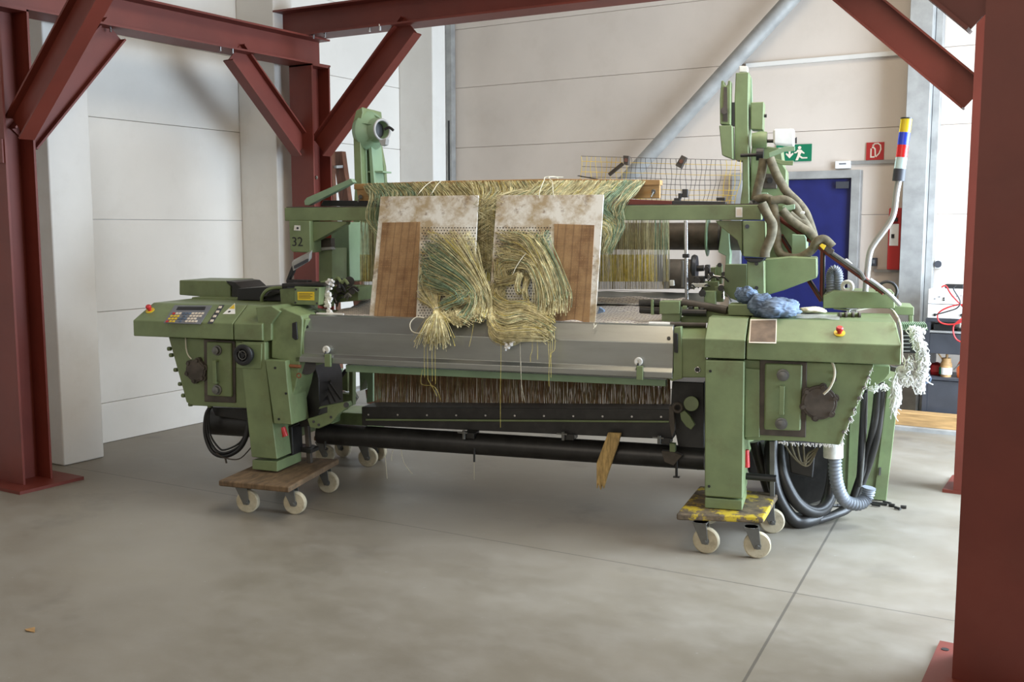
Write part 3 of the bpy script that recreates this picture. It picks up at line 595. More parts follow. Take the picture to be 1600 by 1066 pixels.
# top beam with its end brackets
bm_ = part(MB().box(-2.60, .205, .45, .57, 1.638, 1.716), 'top_beam', G, bv=.004)
m = MB(); m.box(-2.59, .20, .455, .565, 1.7165, 1.722); m.build('rail_strip', M['brownsteel'], bm_)
lb = part(MB().pr([(451, 345), (484, 345), (485, 395), (457, 394), (453, 390)], .42, .14), 'beam_bracket', G, bv=.006)
text('number_marking', '32', q(464.5, 378.5, .4185), (1, 0, 0), (0, 0, 1), .078, M['blackp'], lb)
MB().pr([(460, 352), (469, 352.5), (469, 360.5), (459, 360)], .4175, .002).build('sticker', M['white'], lb)
MB().cyl(q(465, 356.5, .414), q(465, 356.5, .418), .007, n=12).build('rivet', M['blackp'], lb)
part(MB().pr([(485, 346), (541, 346), (541, 350), (487, 380), (485, 379)], .46, .06), 'gusset', G)
rb = part(MB().pr([(1160, 345), (1195, 345), (1196, 403), (1161, 401)], .42, .14), 'beam_bracket', G, bv=.006)
MB().cyl(q(1167.5, 354, .412), q(1167.5, 354, .42), .011, n=16).build('bolt', M['darkgrey'], rb)
MB().pr([(1149.5, 324), (1160, 324), (1160, 339.5), (1149.5, 339.5)], .447, .002).build('maker_label', M['whitep'], bm_); MB().pr([(1151.3, 327), (1158.3, 327), (1158.3, 337), (1151.3, 337)], .4455, .0015).build('maker_label', M['signwhite'], bm_)
part(MB().pr([(1118, 345), (1160, 345), (1160, 400), (1152, 376), (1122, 351)], .47, .06), 'gusset', G)
part(MB().pr([(1162, 403), (1195, 404), (1188, 410), (1170, 410)], .45, .10), 'foot_pad', M['blackp'])
part(MB().pr([(1167, 408), (1194, 408), (1195, 482), (1167, 482)], .47, .12), 'upright', G, bv=.006)
for y in (412, 450): part(MB().cyl(q(1182, y, .46), q(1182, y, .47), .010, n=12), 'bolt', M['blackp'], bv=0)
part(MB().pr([(1133, 413), (1167, 413), (1167, 476), (1130, 462)], .62, .05), 'side_frame', G)
part(MB().pr([(1194, 405), (1234, 401), (1276.5, 403), (1277, 434), (1224, 454), (1196, 462)], .60, .30), 'side_arm', G, bv=.008)
part(MB().pr([(1237, 366), (1257, 367), (1260, 372), (1260, 399), (1237, 399)], .75, .16), 'terminal_box', MI, bv=.005)
# left upright and rear frame in the lightened green
part(MB().pr([(498, 388), (519, 388), (519, 440), (498, 440)], .60, .2), 'upright', G, bv=.004)
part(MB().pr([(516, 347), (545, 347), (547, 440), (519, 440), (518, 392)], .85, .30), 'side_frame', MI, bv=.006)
part(MB().pr([(487, 373), (517, 372), (518, 389), (484, 391)], .58, .05), 'cross_plate', M['brownsteel'], bv=.003)
part(MB().pr([(484, 388), (516, 386), (519, 390), (486, 393)], .56, .05), 'ledge', M['galv'], bv=.002)
# loose green bar and top gear
part(MB().ext([q(475, 314, .5), q(479, 309, .5), q(548, 279, .5), q(552, 285, .5), q(482, 321, .5), q(476, 321, .5)], (0, .05, 0)), 'tilted_bar', MI, bv=.003)
part(MB().pr([(505, 313), (588, 314), (588, 322), (500, 322)], .62, .10), 'guide_rail', M['blackp'])
part(MB().pr([(975, 311), (1050, 314), (1050, 320), (975, 320)], .46, .07), 'guide_rail', M['red'], bv=.002)
part(MB().pr([(1050, 313.5), (1134, 315), (1134, 320), (1050, 320)], .46, .06), 'guide_rail', M['blackp'])
for x, y, w_, h_ in ((1070, 302, 9, 13), (1062, 306, 5, 8), (1126, 311, 14, 5), (1058, 312, 10, 5)):
    part(MB().pr([(x - w_ / 2, y - h_ / 2), (x + w_ / 2, y - h_ / 2), (x + w_ / 2, y + h_ / 2), (x - w_ / 2, y + h_ / 2)], .48, .03), 'clamp', M['blackp'], bv=.003)
part(MB().cyl(q(1071.5, 345, .58), q(1073, 470, .58), .010, n=14), 'vertical_rod', M['chrome'], bv=0)
part(MB().pr([(1066, 397), (1076, 397), (1076, 403), (1066, 403)], .56, .04), 'rod_clamp', M['blackp'])
part(MB().pr([(1064, 407), (1068, 407), (1068, 450), (1064, 450)], .62, .02), 'strut', M['greysteel'])
# warp beams seen behind
wb = part(MB().lathe(q(560, 368, 1.35), (1, 0, 0), [(0, .085), (2.62, .085)], 30), 'warp_beam', M['brownsteel'], bv=0)
a = q(1108, 369, 1.35); wf = MB()
wf.lathe(q(1104, 369, 1.35), (1, 0, 0), [(0, .11), (.005, .125), (.012, .125), (.02, .06)], 30); wf.build('beam_flange', MI, wb)
MB().lathe(q(1107, 369, 1.35), (1, 0, 0), [(0, .075), (.14, .075)], 26).build('beam_journal', M['chrome'], wb)
MB().lathe(q(1124, 369, 1.35), (1, 0, 0), [(0, .10), (.012, .10)], 26).build('clamp_ring', M['blackp'], wb)
part(MB().pr([(1128, 352), (1139, 360), (1141, 398), (1138, 440), (1132, 440), (1134, 400), (1122, 394)], 1.25, .12), 'beam_bearing', MI, bv=.004)
dr = part(MB().lathe(q(1038, 428, 1.0), (1, 0, 0), [(0, .088), (.17, .088), (.19, .08)], 28), 'take_up_drum', M['brownsteel'], bv=0)
MB().lathe(q(1081, 422, 1.0), (1, 0, 0), [(0, .085), (.012, .092), (.03, .085)], 26).build('drum_flange', M['blackp'], dr); MB().cyl(q(1086, 420, 1.0), q(1100, 419, 1.0), .018).build('shaft', M['blackp'], dr)
# selvedge gear clutter at the right
for (x0, y0, x1, y1, Y, mm) in ((1101, 414, 1108, 436, .7, 'black'), (1110, 418, 1118, 440, .68, 'greendirty'), (1119, 414, 1128, 444, .72, 'green'), (1084, 432, 1100, 447, .6, 'black'),
        (1096, 440, 1122, 462, .66, 'greendirty'), (1116, 448, 1130, 472, .62, 'green'), (1080, 443, 1104, 449, .58, 'white'), (1100, 455, 1118, 480, .5, 'greendirty'), (1046, 438, 1053, 447, .9, 'white')):
    part(MB().pr([(x0, y0), (x1, y0), (x1, y1), (x0, y1)], Y, .06), 'bracket' if mm != 'white' else 'guide_block', M[mm])
for x, y, Y, r_ in ((1125, 414, .7, .012), (1105, 420, .66, .014), (1112, 428, .62, .012), (1098, 458, .5, .018), (1090, 438, .55, .016), (1127, 450, .55, .016), (1131, 428, .66, .012)):
    part(MB().cyl(q(x, y, Y) + Vector((0, -.03, 0)), q(x, y, Y), r_, n=12), 'adjusting_knob', BK, bv=0)
for k in range(14):
    a = q(random.uniform(1085, 1132), random.uniform(428, 470), random.uniform(.5, .65)); b = a + Vector((random.uniform(-.07, .07), random.uniform(-.03, .03), random.uniform(-.05, .05)))
    part(MB().tube([a, (a + b) / 2 + Vector((0, 0, .02)), b], .004), 'wire', M['chrome'] if k % 3 == 0 else BK, bv=0)
part(MB().cyl(q(1106, 430, .6), q(1131, 434, .62), .006), 'thin_rod', M['chrome'], bv=0)
# temple units on the cloth
tr = part(MB().pr([(1030, 471), (1062, 471), (1062, 491), (1030, 491)], .28, .10), 'temple_unit', G, bv=.004)
MB().pr([(1034, 491), (1062, 491), (1062, 503), (1034, 503)], .30, .08).build('lower_block', G, tr)
MB().cyl(q(999, 474, .31), q(1031, 473, .31), .019, n=16).build('temple_cylinder', BK, tr); MB().cyl(q(1000, 483, .31), q(1031, 485, .31), .023, n=16).build('temple_cylinder', BK, tr)
MB().pr([(1017, 469), (1020, 469), (1021, 492), (1017, 492)], .27, .04).build('lever', GD, tr)
part(MB().cyl(q(1066, 473, .33), q(1136, 485, .30), .022, n=18), 'guide_tube', M['brownsteel'], bv=0)
part(MB().cyl(q(1066, 488, .30), q(1104, 489, .30), .02, n=18), 'guide_tube', BK, bv=0)
part(MB().cyl(q(1014, 506, .16), q(1047, 507, .16), .011, n=14), 'white_bar', M['white'], bv=0); part(MB().cyl(q(1047, 507, .165), q(1103, 508, .165), .012, n=14), 'brown_bar', M['brownsteel'], bv=0)
part(MB().pr([(1138, 476), (1187, 476), (1187, 494), (1138, 493)], .25, .15), 'rear_cover', G, bv=.004)
part(MB().pr([(1100, 482), (1140, 486), (1140, 502), (1064, 508), (1064, 496)], .36, .2), 'bed', GD)
for k in range(4): part(MB().pr([(1066 + 9 * k, 478 + k), (1073 + 9 * k, 478 + k), (1073 + 9 * k, 486 + k), (1066 + 9 * k, 486 + k)], .29, .03), 'gear_block', [GD, BK][k % 2])
# left: small motor box with yellow label
mb = part(MB().pr([(460, 448), (499, 449), (498, 477), (460, 476)], .20, .10), 'sensor_box', G, bv=.003)
MB().pr([(464.5, 456), (491, 456), (491, 469.5), (465, 469)], .198, .003).build('yellow_label', M['yellow'], mb)
m = MB()
for k in range(4): m.pr([(467, 458.5 + k * 2.3), (488 - 3 * (k % 2), 458.7 + k * 2.3), (488 - 3 * (k % 2), 459.4 + k * 2.3), (467, 459.2 + k * 2.3)], .1965, .0015)
m.build('label_lines', M['brownsteel'], mb)
for x, y in ((461.5, 452.5), (494, 452.5), (461.5, 473), (495, 474)): MB().cyl(q(x, y, .196), q(x, y, .2), .006, n=10).build('screw', M['blackp'], mb)
part(MB().pr([(440, 443), (499, 443), (510, 447), (440, 448)], .22, .25), 'mounting_plate', BK)
part(MB().pr([(437, 452), (460, 450), (460, 486), (500, 490), (500, 500), (440, 494)], .24, .25), 'motor_bracket', GD)
part(MB().pr([(500, 440), (512, 437), (513, 480), (498, 478)], .34, .08), 'side_plate', GD, bv=.005)
part(MB().cyl(q(474, 490, .22), q(497, 491, .22), .014, n=12), 'shaft', BK, bv=0); part(MB().cyl(q(495, 491, .21), q(537, 492, .21), .009, n=12), 'white_bar', M['white'], bv=0)
for k in range(16):
    a = q(random.uniform(512, 545), random.uniform(436, 470), random.uniform(.32, .5)); b = a + Vector((random.uniform(-.06, .06), random.uniform(-.04, .04), random.uniform(-.06, .04)))
    part(MB().tube([a, (a + b) / 2 + Vector((0, 0, .02)), b], random.choice([.004, .007, .010])), 'wire', [BK, GD, M['greysteel'], BK][k % 4], bv=0)
for x, y, r_ in ((530, 452, .02), (520, 462, .026), (538, 446, .018), (546, 440, .03), (526, 440, .015), (550, 455, .02)):
    part(MB().cyl(q(x, y, .42), q(x, y, .46), r_, n=14), 'gear', BK, bv=0)
part(MB().pr([(514, 448), (560, 448), (560, 470), (514, 474)], .50, .2), 'frame_block', GD)
m = MB()
for k in range(26):
    t = k / 25; p = q(515 - 4 * math.sin(t * 3), 437 + t * 55, .30 - .05 * t); m.tube([p + Vector((random.uniform(-.02, .005), 0, 0)), p + Vector((random.uniform(.01, .04), -.01, random.uniform(-.015, .015)))], random.uniform(.006, .012), n=6, cr=False)
part(m, 'yarn_waste', M['lint'], bv=0, kind='stuff')
# grey comb / keyboard-like item on the left bracket
cb = part(MB().ext([q(455, 411, .36), q(484, 396, .36), q(483, 409, .36), q(458, 424, .36)], (0, .035, .02)), 'reed_clamp', M['galv'], bv=.003)
m = MB()
for k in range(12):
    t = k / 11; p = q(461 + 20 * t, 416.5 - 10.5 * t, .358); m.box(p.x - .006, p.x + .004, p.y - .004, p.y, p.z - .012, p.z + .006)
m.build('tooth', M['darkgrey'], cb)
part(MB().pr([(452, 424), (457, 412), (462, 413), (458, 426), (450, 440), (446, 440)], .37, .03), 'cable_strap', M['blackp'])
part(MB().pr([(447, 437), (480, 438), (480, 443), (447, 443)], .36, .06), 'strap_plate', BK)
# ---- rear arms
pl = q(575, 230, 1.3)
m = MB(); m.pr([(551, 192), (556, 173), (566, 167), (567, 176), (562, 196), (566, 296), (556, 440), (548, 440), (554, 290)], 1.16, .30); al = part(m, 'rear_arm', G, bv=.006)
MB().pr([(566, 168), (584, 172), (587, 190), (600, 260), (612, 440), (556, 440), (566, 296), (562, 190)], 1.38, .04).build('arm_plate', G, al, bevel=.005)
for xa, xb, xc, xd in ((567, 572, 570, 578), (575, 580, 588, 598)): MB().pr([(xa, 222), (xb, 222), (xd, 440), (xc, 440)], 1.22, .16).build('rib', MI, al, bevel=.004)
MB().pr([(566, 267.5), (598, 267), (598, 269.5), (566, 270)], 1.24, .14).build('rib', MI, al)
c = q(597, 203, 1.2); ax = Vector((.90, -.43, 0)).normalized()
hb = MB().lathe(c - ax * .16, ax, [(0, .125), (.04, .13), (.06, .118), (.10, .082), (.155, .076), (.16, .074), (.16, .058), (.10, .055)], 32).build('bearing_hub', MI, al)
MB().torus(c, ax, .066, .009).build('bearing_ring', M['galv'], hb); MB().cyl(c - ax * .06, c - ax * .05, .056).build('bearing_bore', M['blackp'], hb)
for k in range(5):
    t_ = 2 * math.pi * k / 5 + .4; e1 = ax.cross(Vector((0, 0, 1))).normalized(); dd = e1 * math.cos(t_) + Vector((0, 0, 1)) * math.sin(t_)
    MB().loft([[p - ax * .13 + dd * .07 + s_, p - ax * .13 + dd * .12 + s_, p - ax * .02 + dd * .075 + s_, p - ax * .02 + dd * .06 + s_] for p, s_ in ((c, e1 * .004 + Vector((0, 0, .003))), (c, -e1 * .004 - Vector((0, 0, .003))))]).build('web', MI, hb)
MB().tube([c + ax * .01 + Vector((.02, -.02, .0)), c + Vector((.06, -.02, .012)), c + Vector((.09, -.02, -.008))], .009).build('lever', M['blackp'], hb)
MB().pr([(592, 219), (603, 217), (602, 226), (596, 228)], 1.12, .05).build('lug', M['galv'], hb)
ar = part(MB().pr([(1148, 250), (1147.5, 160), (1149.5, 113.5), (1170, 112.6), (1169, 160), (1169.5, 250), (1171, 322), (1156, 322), (1160, 290), (1160, 252)], 1.1, .16), 'rear_arm', G, bv=.006)
MB().pr([(1170, 112.6), (1174, 122), (1175, 160), (1172, 230), (1169, 250)], 1.26, .05).build('side_lip', MI, ar)
MB().pr([(1155, 103), (1168, 103.5), (1168, 112.5), (1155, 112.5)], 1.14, .06).build('white_cap', M['white'], ar, bevel=.003)
f = MB().pr([(1127, 126), (1131, 126), (1131.5, 132), (1134, 134.5), (1137, 132), (1137.5, 126), (1141.5, 126), (1141, 195), (1125, 194), (1124.5, 155)], 1.04, .10).build('fork_bracket', GD, ar, bevel=.004)
MB().pr([(1131, 136), (1136, 136), (1137, 190), (1130, 190)], 1.035, .006).build('groove', M['brownsteel'], f)
MB().cyl(q(1131.5, 173, 1.0), q(1131.5, 173, 1.04), .02).build('stud', M['brownsteel'], f)
MB().pr([(1123.5, 196), (1144, 196), (1145, 249), (1128, 242.5)], 1.02, .13).build('hook_box', G, ar, bevel=.005)
MB().pr([(1142, 160), (1148, 160), (1148, 196), (1142, 196)], 1.1, .08).build('spacer', M['blackp'], ar)
bx = MB().pr([(1173, 160), (1193.5, 159), (1192, 203), (1173, 202)], 1.12, .14).build('motor_box', G, ar, bevel=.005)
MB().cyl(q(1194, 181, 1.15), q(1198, 181, 1.15), .01).build('screw', M['blackp'], bx)
MB().lathe(q(1175, 219, 1.12), (1, 0, 0), [(0, .04), (.05, .05), (.085, .045)], 20).build('roller_end', G, ar); MB().cyl(q(1190, 220.5, 1.12), q(1209, 220.5, 1.12), .010).build('spindle', M['blackp'], ar)
wbx = MB().pr([(1208, 201.5), (1241, 200.5), (1241, 228), (1208, 225)], 1.07, .09).build('roll_holder', M['whitep'], ar, bevel=.012)
MB().pr([(1242, 216), (1245, 214), (1245, 224), (1242, 224)], 1.1, .02).build('spindle_end', M['blackp'], ar)
MB().ext([q(1201, 239, 1.0), q(1226, 229, 1.0), q(1242, 228.5, 1.0), q(1242, 236, 1.0), q(1226, 237, 1.0), q(1202, 246, 1.0)], (0, .012, 0)).build('bracket_arm', MI, ar, bevel=.003)
MB().ext([q(1206, 247, 1.0), q(1228, 251.5, 1.0), q(1240, 251, 1.0), q(1239, 258.5, 1.0), q(1222, 258, 1.0), q(1205, 251, 1.0)], (0, .012, 0)).build('bracket_arm', G, ar, bevel=.003)
MB().cyl(q(1157, 243, 1.05), q(1182, 242, 1.05), .010).build('shaft', M['blackp'], ar); MB().cyl(q(1182, 241, 1.05), q(1193, 241, 1.05), .036).build('coupling', M['blackp'], ar)
hs = part(MB().pr([(1175, 228), (1196, 229), (1201, 229), (1221, 232), (1224, 258), (1229, 266), (1229, 326), (1186, 328), (1172, 320), (1173, 240)], 1.16, .30), 'gear_tower', G, bv=.008)
pm = MB().pr([(1192, 271), (1214, 272), (1214, 295), (1192, 295)], 1.135, .03).build('motor_face', M['brownsteel'], hs, bevel=.006)
MB().cyl(q(1203, 282, 1.12), q(1203, 282, 1.136), .016).build('shaft_end', M['blackp'], hs)
MB().pr([(1184, 301), (1200, 301), (1200, 316), (1184, 316)], 1.12, .04).build('cable_clamp', MI, hs, bevel=.006)
part(MB().pr([(1195, 318), (1232, 322), (1262, 350), (1262, 405), (1196, 405)], .95, .18), 'gear_tower', GD, bv=.008)
part(MB().pr([(1222, 322), (1242, 319), (1242, 327), (1222, 330)], .80, .02), 'clamp_bracket', MI)
part(MB().pr([(1251, 330), (1257, 330), (1257, 334), (1249, 334)], .80, .03), 'white_clip', M['white'])
# brown fabric hoses
def hose(pts, r_, Y, mt=None, name='hose', rib=0, par=None):
    P = [q(x, y, Y if not isinstance(Y, (list, tuple)) else Y[i]) for i, (x, y) in enumerate(pts)]
    if rib:
        s = spline(P, 14); rr = lambda t, i: r_ * (1.0 if i % 3 == 0 else .80)
        m = MB().tube(s, rr, n=16, cr=False)
    else: m = MB().tube(P, r_, n=10)
    return part(m, name, mt or M['hosebrown'], bv=0, par=par, ang=60)
hose([(1193, 248), (1190, 270), (1184, 295), (1180, 312)], .026, .98)
hose([(1203, 247), (1213, 272), (1228, 298), (1246, 316), (1258, 332), (1266, 352), (1272, 372)], .026, .95)
hose([(1180, 313), (1196, 309), (1207, 316), (1211, 335), (1214, 365), (1217, 393), (1232, 402), (1250, 402), (1268, 391), (1276, 378), (1288, 374), (1301, 386)], .024, [.94, .92, .9, .86, .82, .78, .76, .74, .72, .7, .7, .7])
hose([(1190, 318), (1200, 338), (1207, 352), (1204, 372), (1196, 392), (1195, 402)], .026, .42)
hose([(1205, 314), (1225, 312), (1241, 322), (1252, 340), (1262, 355), (1272, 374)], .025, .88)
hose([(1222, 328), (1234, 342), (1250, 354), (1264, 363), (1278, 378)], .025, .80)
hose([(1234, 334), (1248, 346), (1258, 350), (1268, 366)], .02, .84)
hose([(1183, 316), (1178, 322), (1170, 320)], .03, .9, BK)
# red support rods and connector
for a, b, Ya, Yb in (((1217, 341), (1381, 458), .9, .62), ((1220, 368), (1284, 470), .86, .78), ((1285.5, 392), (1284.5, 470), .78, .78)):
    part(MB().cyl(q(*a, Ya), q(*b, Yb), .014, n=12), 'support_rod', M['red'], bv=0); part(MB().cyl(q(a[0] + 2.4, a[1] + 1, Ya - .012), q(b[0] + 2.4, b[1] + 1, Yb - .012), .006, n=10), 'cable', M['blackp'], bv=0)
part(MB().ext([q(1281, 383, .68), q(1286, 380, .68), q(1304, 391, .68), q(1301, 398, .68), q(1294, 397, .68)], (0, .05, 0)), 'cable_connector', M['brownsteel'], bv=.004)
part(MB().ext([q(1280, 384, .675), q(1284, 380.5, .675), q(1291, 384, .675), q(1287, 391, .675)], (0, .04, 0)), 'cable_connector', M['yellow'], bv=.002)
part(MB().tube([q(1301, 396, .66), q(1322, 410, .66), q(1342, 424, .66), q(1351, 437, .64)], .010), 'cable', M['greysteel'], bv=0)
part(MB().ext([q(1318, 406, .66), q(1323, 404, .66), q(1332, 412, .66), q(1327, 416, .66)], (0, .02, 0)), 'cable_clip', M['white'], bv=.002)
part(MB().torus(q(1386, 455, .72), (0, 1, 0), .05, .008), 'cable_loop', M['blackp'], bv=0)
part(MB().tube([q(1359, 437, .6), q(1372, 446, .6), q(1392, 462, .6), q(1406, 477, .62)], .011), 'cable', M['galv'], bv=0)
part(MB().torus(q(1324, 448, .75), (.2, 1, 0), .026, .011), 'lifting_eye', M['white'], bv=0)
hose([(1299, 458), (1298, 440), (1299, 428), (1304, 422), (1309, 428), (1310, 445), (1310, 458)], .030, .80, M['hosegrey'], 'corrugated_hose', 1)
part(MB().pr([(1288, 452), (1303, 436), (1313, 436), (1313, 456), (1288, 460)], .86, .04), 'hose_mount', BK)
# signal tower
st = hose([(1352, 457), (1355, 425), (1359, 396), (1366, 381), (1380, 362), (1391, 346), (1397, 330), (1401, 300), (1405, 280)], .0165, .70, M['pole'], 'signal_tower')
def seg(x0, y0, x1, y1, r_, mt, nm): MB().cyl(q(x0, y0, .70), q(x1, y1, .70), r_, n=24).build(nm, mt, st)
seg(1403.8, 283, 1406, 264, .031, M['darkgrey'], 'lamp_socket'); seg(1406, 264, 1408.6, 246, .0285, M['lensC'], 'lamp_lens'); seg(1408.6, 246, 1411, 226.6, .0285, M['lensR'], 'lamp_lens')
seg(1411, 226.6, 1413.6, 207, .0285, M['lensB'], 'lamp_lens'); seg(1413.6, 207, 1416.4, 186, .0285, M['lensY'], 'lamp_lens'); seg(1416.4, 186, 1416.6, 184, .030, M['blackp'], 'lamp_cap')
# ---- under the loom
part(MB().cyl(q(500, 677.5, .42), q(1102, 716.5, .42), .064, n=30), 'cloth_roller', BK, bv=0)
part(MB().loft([[(x, .38, z0), (x, .38, z1), (x, .56, z1), (x, .56, z0)] for x, z0, z1 in ((q(565, 660, .38).x, q(565, 665, .38).z, q(565, 636, .38).z), (q(1052, 660, .38).x, q(1052, 687, .38).z, q(1052, 640, .38).z))]), 'cloth_table', BK, bv=.006)
a, b = q(572, 656, .37), q(1046, 659, .37); part(MB().cyl(a, b, .006, n=8), 'green_rail', G, bv=0)
m = MB()
for k in range(11):
    t = k / 10.5; c = q(576 + t * 480, 648 + t * 3.5, .378); part(MB().cyl(c + Vector((0, -.004, 0)), c, .006, n=8), 'rivet', M['chrome'], bv=0)
for x, y in ((733, 676), (888, 678), (1038, 684)):
    c = q(x, y, .36); part(MB().box(c.x - .035, c.x + .035, .35, .44, c.z - .035, c.z), 'roller_bracket', BK); part(MB().cyl(q(x - 8, y - 3, .34), q(x - 8, y + 10, .34), .01), 'screw_clamp', M['greysteel'], bv=0); part(MB().box(c.x - .06, c.x - .0, .33, .345, c.z - .002, c.z + .006), 'wing_nut', M['greysteel'], bv=0)
# left inner gear and lever
part(MB().pr([(474, 567), (490, 568), (498, 590), (500, 640), (492, 665), (470, 668), (456, 640)], .22, .3), 'gear_train', BK, bv=.006)
part(MB().pr([(480, 655), (499, 649), (511, 645), (511, 636), (497, 640), (499, 636), (530, 630), (543, 628), (545, 635), (528, 648), (518, 661), (498, 670), (484, 668)], .14, .05), 'lever_arm', G, bv=.004)
part(MB().cyl(q(541, 633, .12), q(541, 633, .22), .016, n=14), 'lever_pivot', BK, bv=0)
for x, y in ((517, 652), (498, 664), (490, 659)): part(MB().cyl(q(x, y, .135), q(x, y, .142), .008, n=10), 'bolt', M['blackp'], bv=0)
part(MB().pr([(474, 652), (480, 652), (487, 745), (481, 747)], .28, .03), 'support_bar', M['brownsteel'], bv=.002)
part(MB().pr([(448, 697), (478, 700), (486, 703), (486, 709), (447, 704)], .25, .10), 'support_bar', BK)
part(MB().cyl(q(441, 668, .10), q(446, 682, .10), .018), 'red_cap', M['redp'], bv=0)
part(MB().pr([(432, 665), (456, 667), (458, 712), (434, 714)], .16, .12), 'brake_unit', BK, bv=.006)
part(MB().tube([q(508, 690, .35), q(508, 700, .35), q(512, 702, .35)], .008), 'hook', BK, bv=0)
part(MB().cyl(q(452, 572, .03), q(470, 573, .03), .01), 'pin', M['copper'], bv=0); part(MB().torus(q(467, 587, .03), (0, 1, 0), .012, .004), 'oil_ring', M['copper'], bv=0)
part(MB().cyl(q(480, 572, .1), q(480, 572, .2), .05), 'gear_disc', BK, bv=0)
for k in range(5): part(MB().tube([q(480 + 9 * k, 575 + 5 * k, .3), q(492 + 6 * k, 600, .34), q(500 + 8 * k, 640 - 4 * k, .3)], .006), 'cable', BK, bv=0)
# motor and cable bundle left rear
part(MB().cyl(q(332, 658, .40), q(398, 662, .40), .085, n=28), 'drive_motor', BK, bv=.004)
part(MB().pr([(330, 636), (400, 640), (400, 660), (336, 650)], .30, .3), 'motor_mount', BK)
for k, r_ in ((0, .013), (1, .008), (2, .006)):
    hose([(330, 634), (322 + 2 * k, 650), (321 + 4 * k, 680), (332 + 5 * k, 706 - 3 * k), (352, 713 - 5 * k), (374 - k, 702 - 4 * k), (386 - 2 * k, 680), (388, 655)], r_, .25, M['blackp'], 'cable')
hose([(338, 708), (352, 716), (374, 717), (392, 700)], .004, .22, M['brownsteel'], 'wire'); hose([(352, 716), (354, 724)], .006, .22, M['brownsteel'], 'wire')
# right inner gear
part(MB().pr([(1050, 596), (1100, 598), (1101, 735), (1088, 735), (1060, 700), (1048, 640)], .40, .3), 'gear_train', BK, bv=.006)
part(MB().cyl(q(1080, 631, .30), q(1080, 631, .36), .040, n=26), 'gear_cap', G, bv=.003)
part(MB().pr([(1062, 643), (1070, 642), (1078, 650), (1086, 664), (1080, 672), (1072, 667), (1064, 656)], .28, .03), 'lever_arm', G, bv=.004)
part(MB().torus(q(1059, 637, .27), (0, 1, 0), .022, .009), 'pulley', M['brownsteel'], bv=0)
part(MB().pr([(1045, 634), (1052, 634), (1055, 672), (1050, 684), (1045, 660)], .30, .04), 'lever_arm', M['brownsteel'], bv=.003)
part(MB().pr([(1046, 693), (1055, 694), (1055, 707), (1046, 706)], .27, .04), 'green_block', G, bv=.003)
part(MB().pr([(1033, 705), (1050, 706), (1066, 712), (1052, 728), (1038, 722)], .3, .04), 'clamp_plate', M['brownsteel'], bv=.003)
part(MB().cyl(q(1057, 715, .33), q(1057, 745, .33), .007), 'hanging_hook', BK, bv=0); part(MB().box(q(1052, 745, .33).x, q(1062, 745, .33).x, .32, .34, q(1052, 746, .33).z, q(1052, 744, .33).z), 'hook_foot', BK, bv=0)
part(MB().cyl(q(741, 700, .36), q(741, 722, .36), .006), 'hanging_hook', BK, bv=0)
part(MB().pr([(1202, 690), (1211, 690), (1210, 812), (1203, 812)], .34, .03), 'support_bar', M['greysteel'], bv=.003)
part(MB().cyl(q(1163, 744, .2), q(1213, 748, .2), .018, n=14), 'cross_bar', M['blackp'], bv=.002)
part(MB().cyl(q(1165, 703, .16), q(1166, 730, .16), .018), 'red_cap', M['redp'], bv=0)
part(MB().pr([(1165, 690), (1310, 696), (1312, 775), (1255, 792), (1200, 760), (1168, 740)], .95, .3), 'rear_motor', BK, bv=.02)
part(MB().pr([(1230, 694), (1275, 696), (1270, 748), (1235, 740)], .50, .15), 'bracket', BK, bv=.01)
# black hoses lying on the floor at the right
def fl(pts): return [q(x, y, Y) for x, y, Y in pts]
def cablez(pts, r_, mt, name='hose', par=None):
    P = [Vector(p) for p in fl(pts)]
    for p in P: p.z = max(p.z, r_ + .001)
    return part(MB().tube(P, r_, n=12), name, mt, bv=0, ang=60)
cablez([(1205, 690, .50), (1205, 730, .44), (1215, 775, .42), (1240, 812, .46), (1262, 822, .50), (1285, 800, .62), (1300, 760, .7), (1305, 700, .7)], .036, BK)
cablez([(1218, 690, .55), (1222, 740, .46), (1245, 785, .45), (1275, 800, .52), (1296, 780, .62), (1304, 720, .68)], .034, BK)
cablez([(1180, 690, .5), (1190, 730, .5), (1212, 790, .5), (1245, 815, .55), (1275, 800, .66)], .03, BK)
cablez([(1260, 826, .50), (1300, 806, .62), (1330, 790, .72), (1352, 740, .74), (1370, 680, .6), (1378, 600, .5)], .022, BK)
cablez([(1280, 812, .58), (1318, 794, .72), (1340, 760, .74), (1346, 690, .62), (1350, 612, .5)], .016, M['blackp'])
cablez([(1372, 604, .5), (1366, 660, .55), (1352, 720, .7), (1330, 786, .72)], .020, BK)
cablez([(1353, 600, .5), (1351, 680, .62), (1344, 760, .7)], .010, M['greysteel'])
for k in range(4): cablez([(1225 + 10 * k, 692, .42), (1240 + 6 * k, 715 + 4 * k, .42), (1262, 728 - 6 * k, .42), (1278, 700, .42)], .005, M['hosebrown'], 'wire')
hose([(1305, 712), (1305, 735), (1309, 760), (1320, 782), (1340, 788), (1354, 778), (1358, 762)], .036, [.42, .43, .46, .5, .55, .6, .6], M['hosegrey'], 'corrugated_hose', 1)
part(MB().cyl(q(1302, 692, .42), q(1302, 715, .42), .050, n=24), 'hose_socket', M['white'], bv=.002)
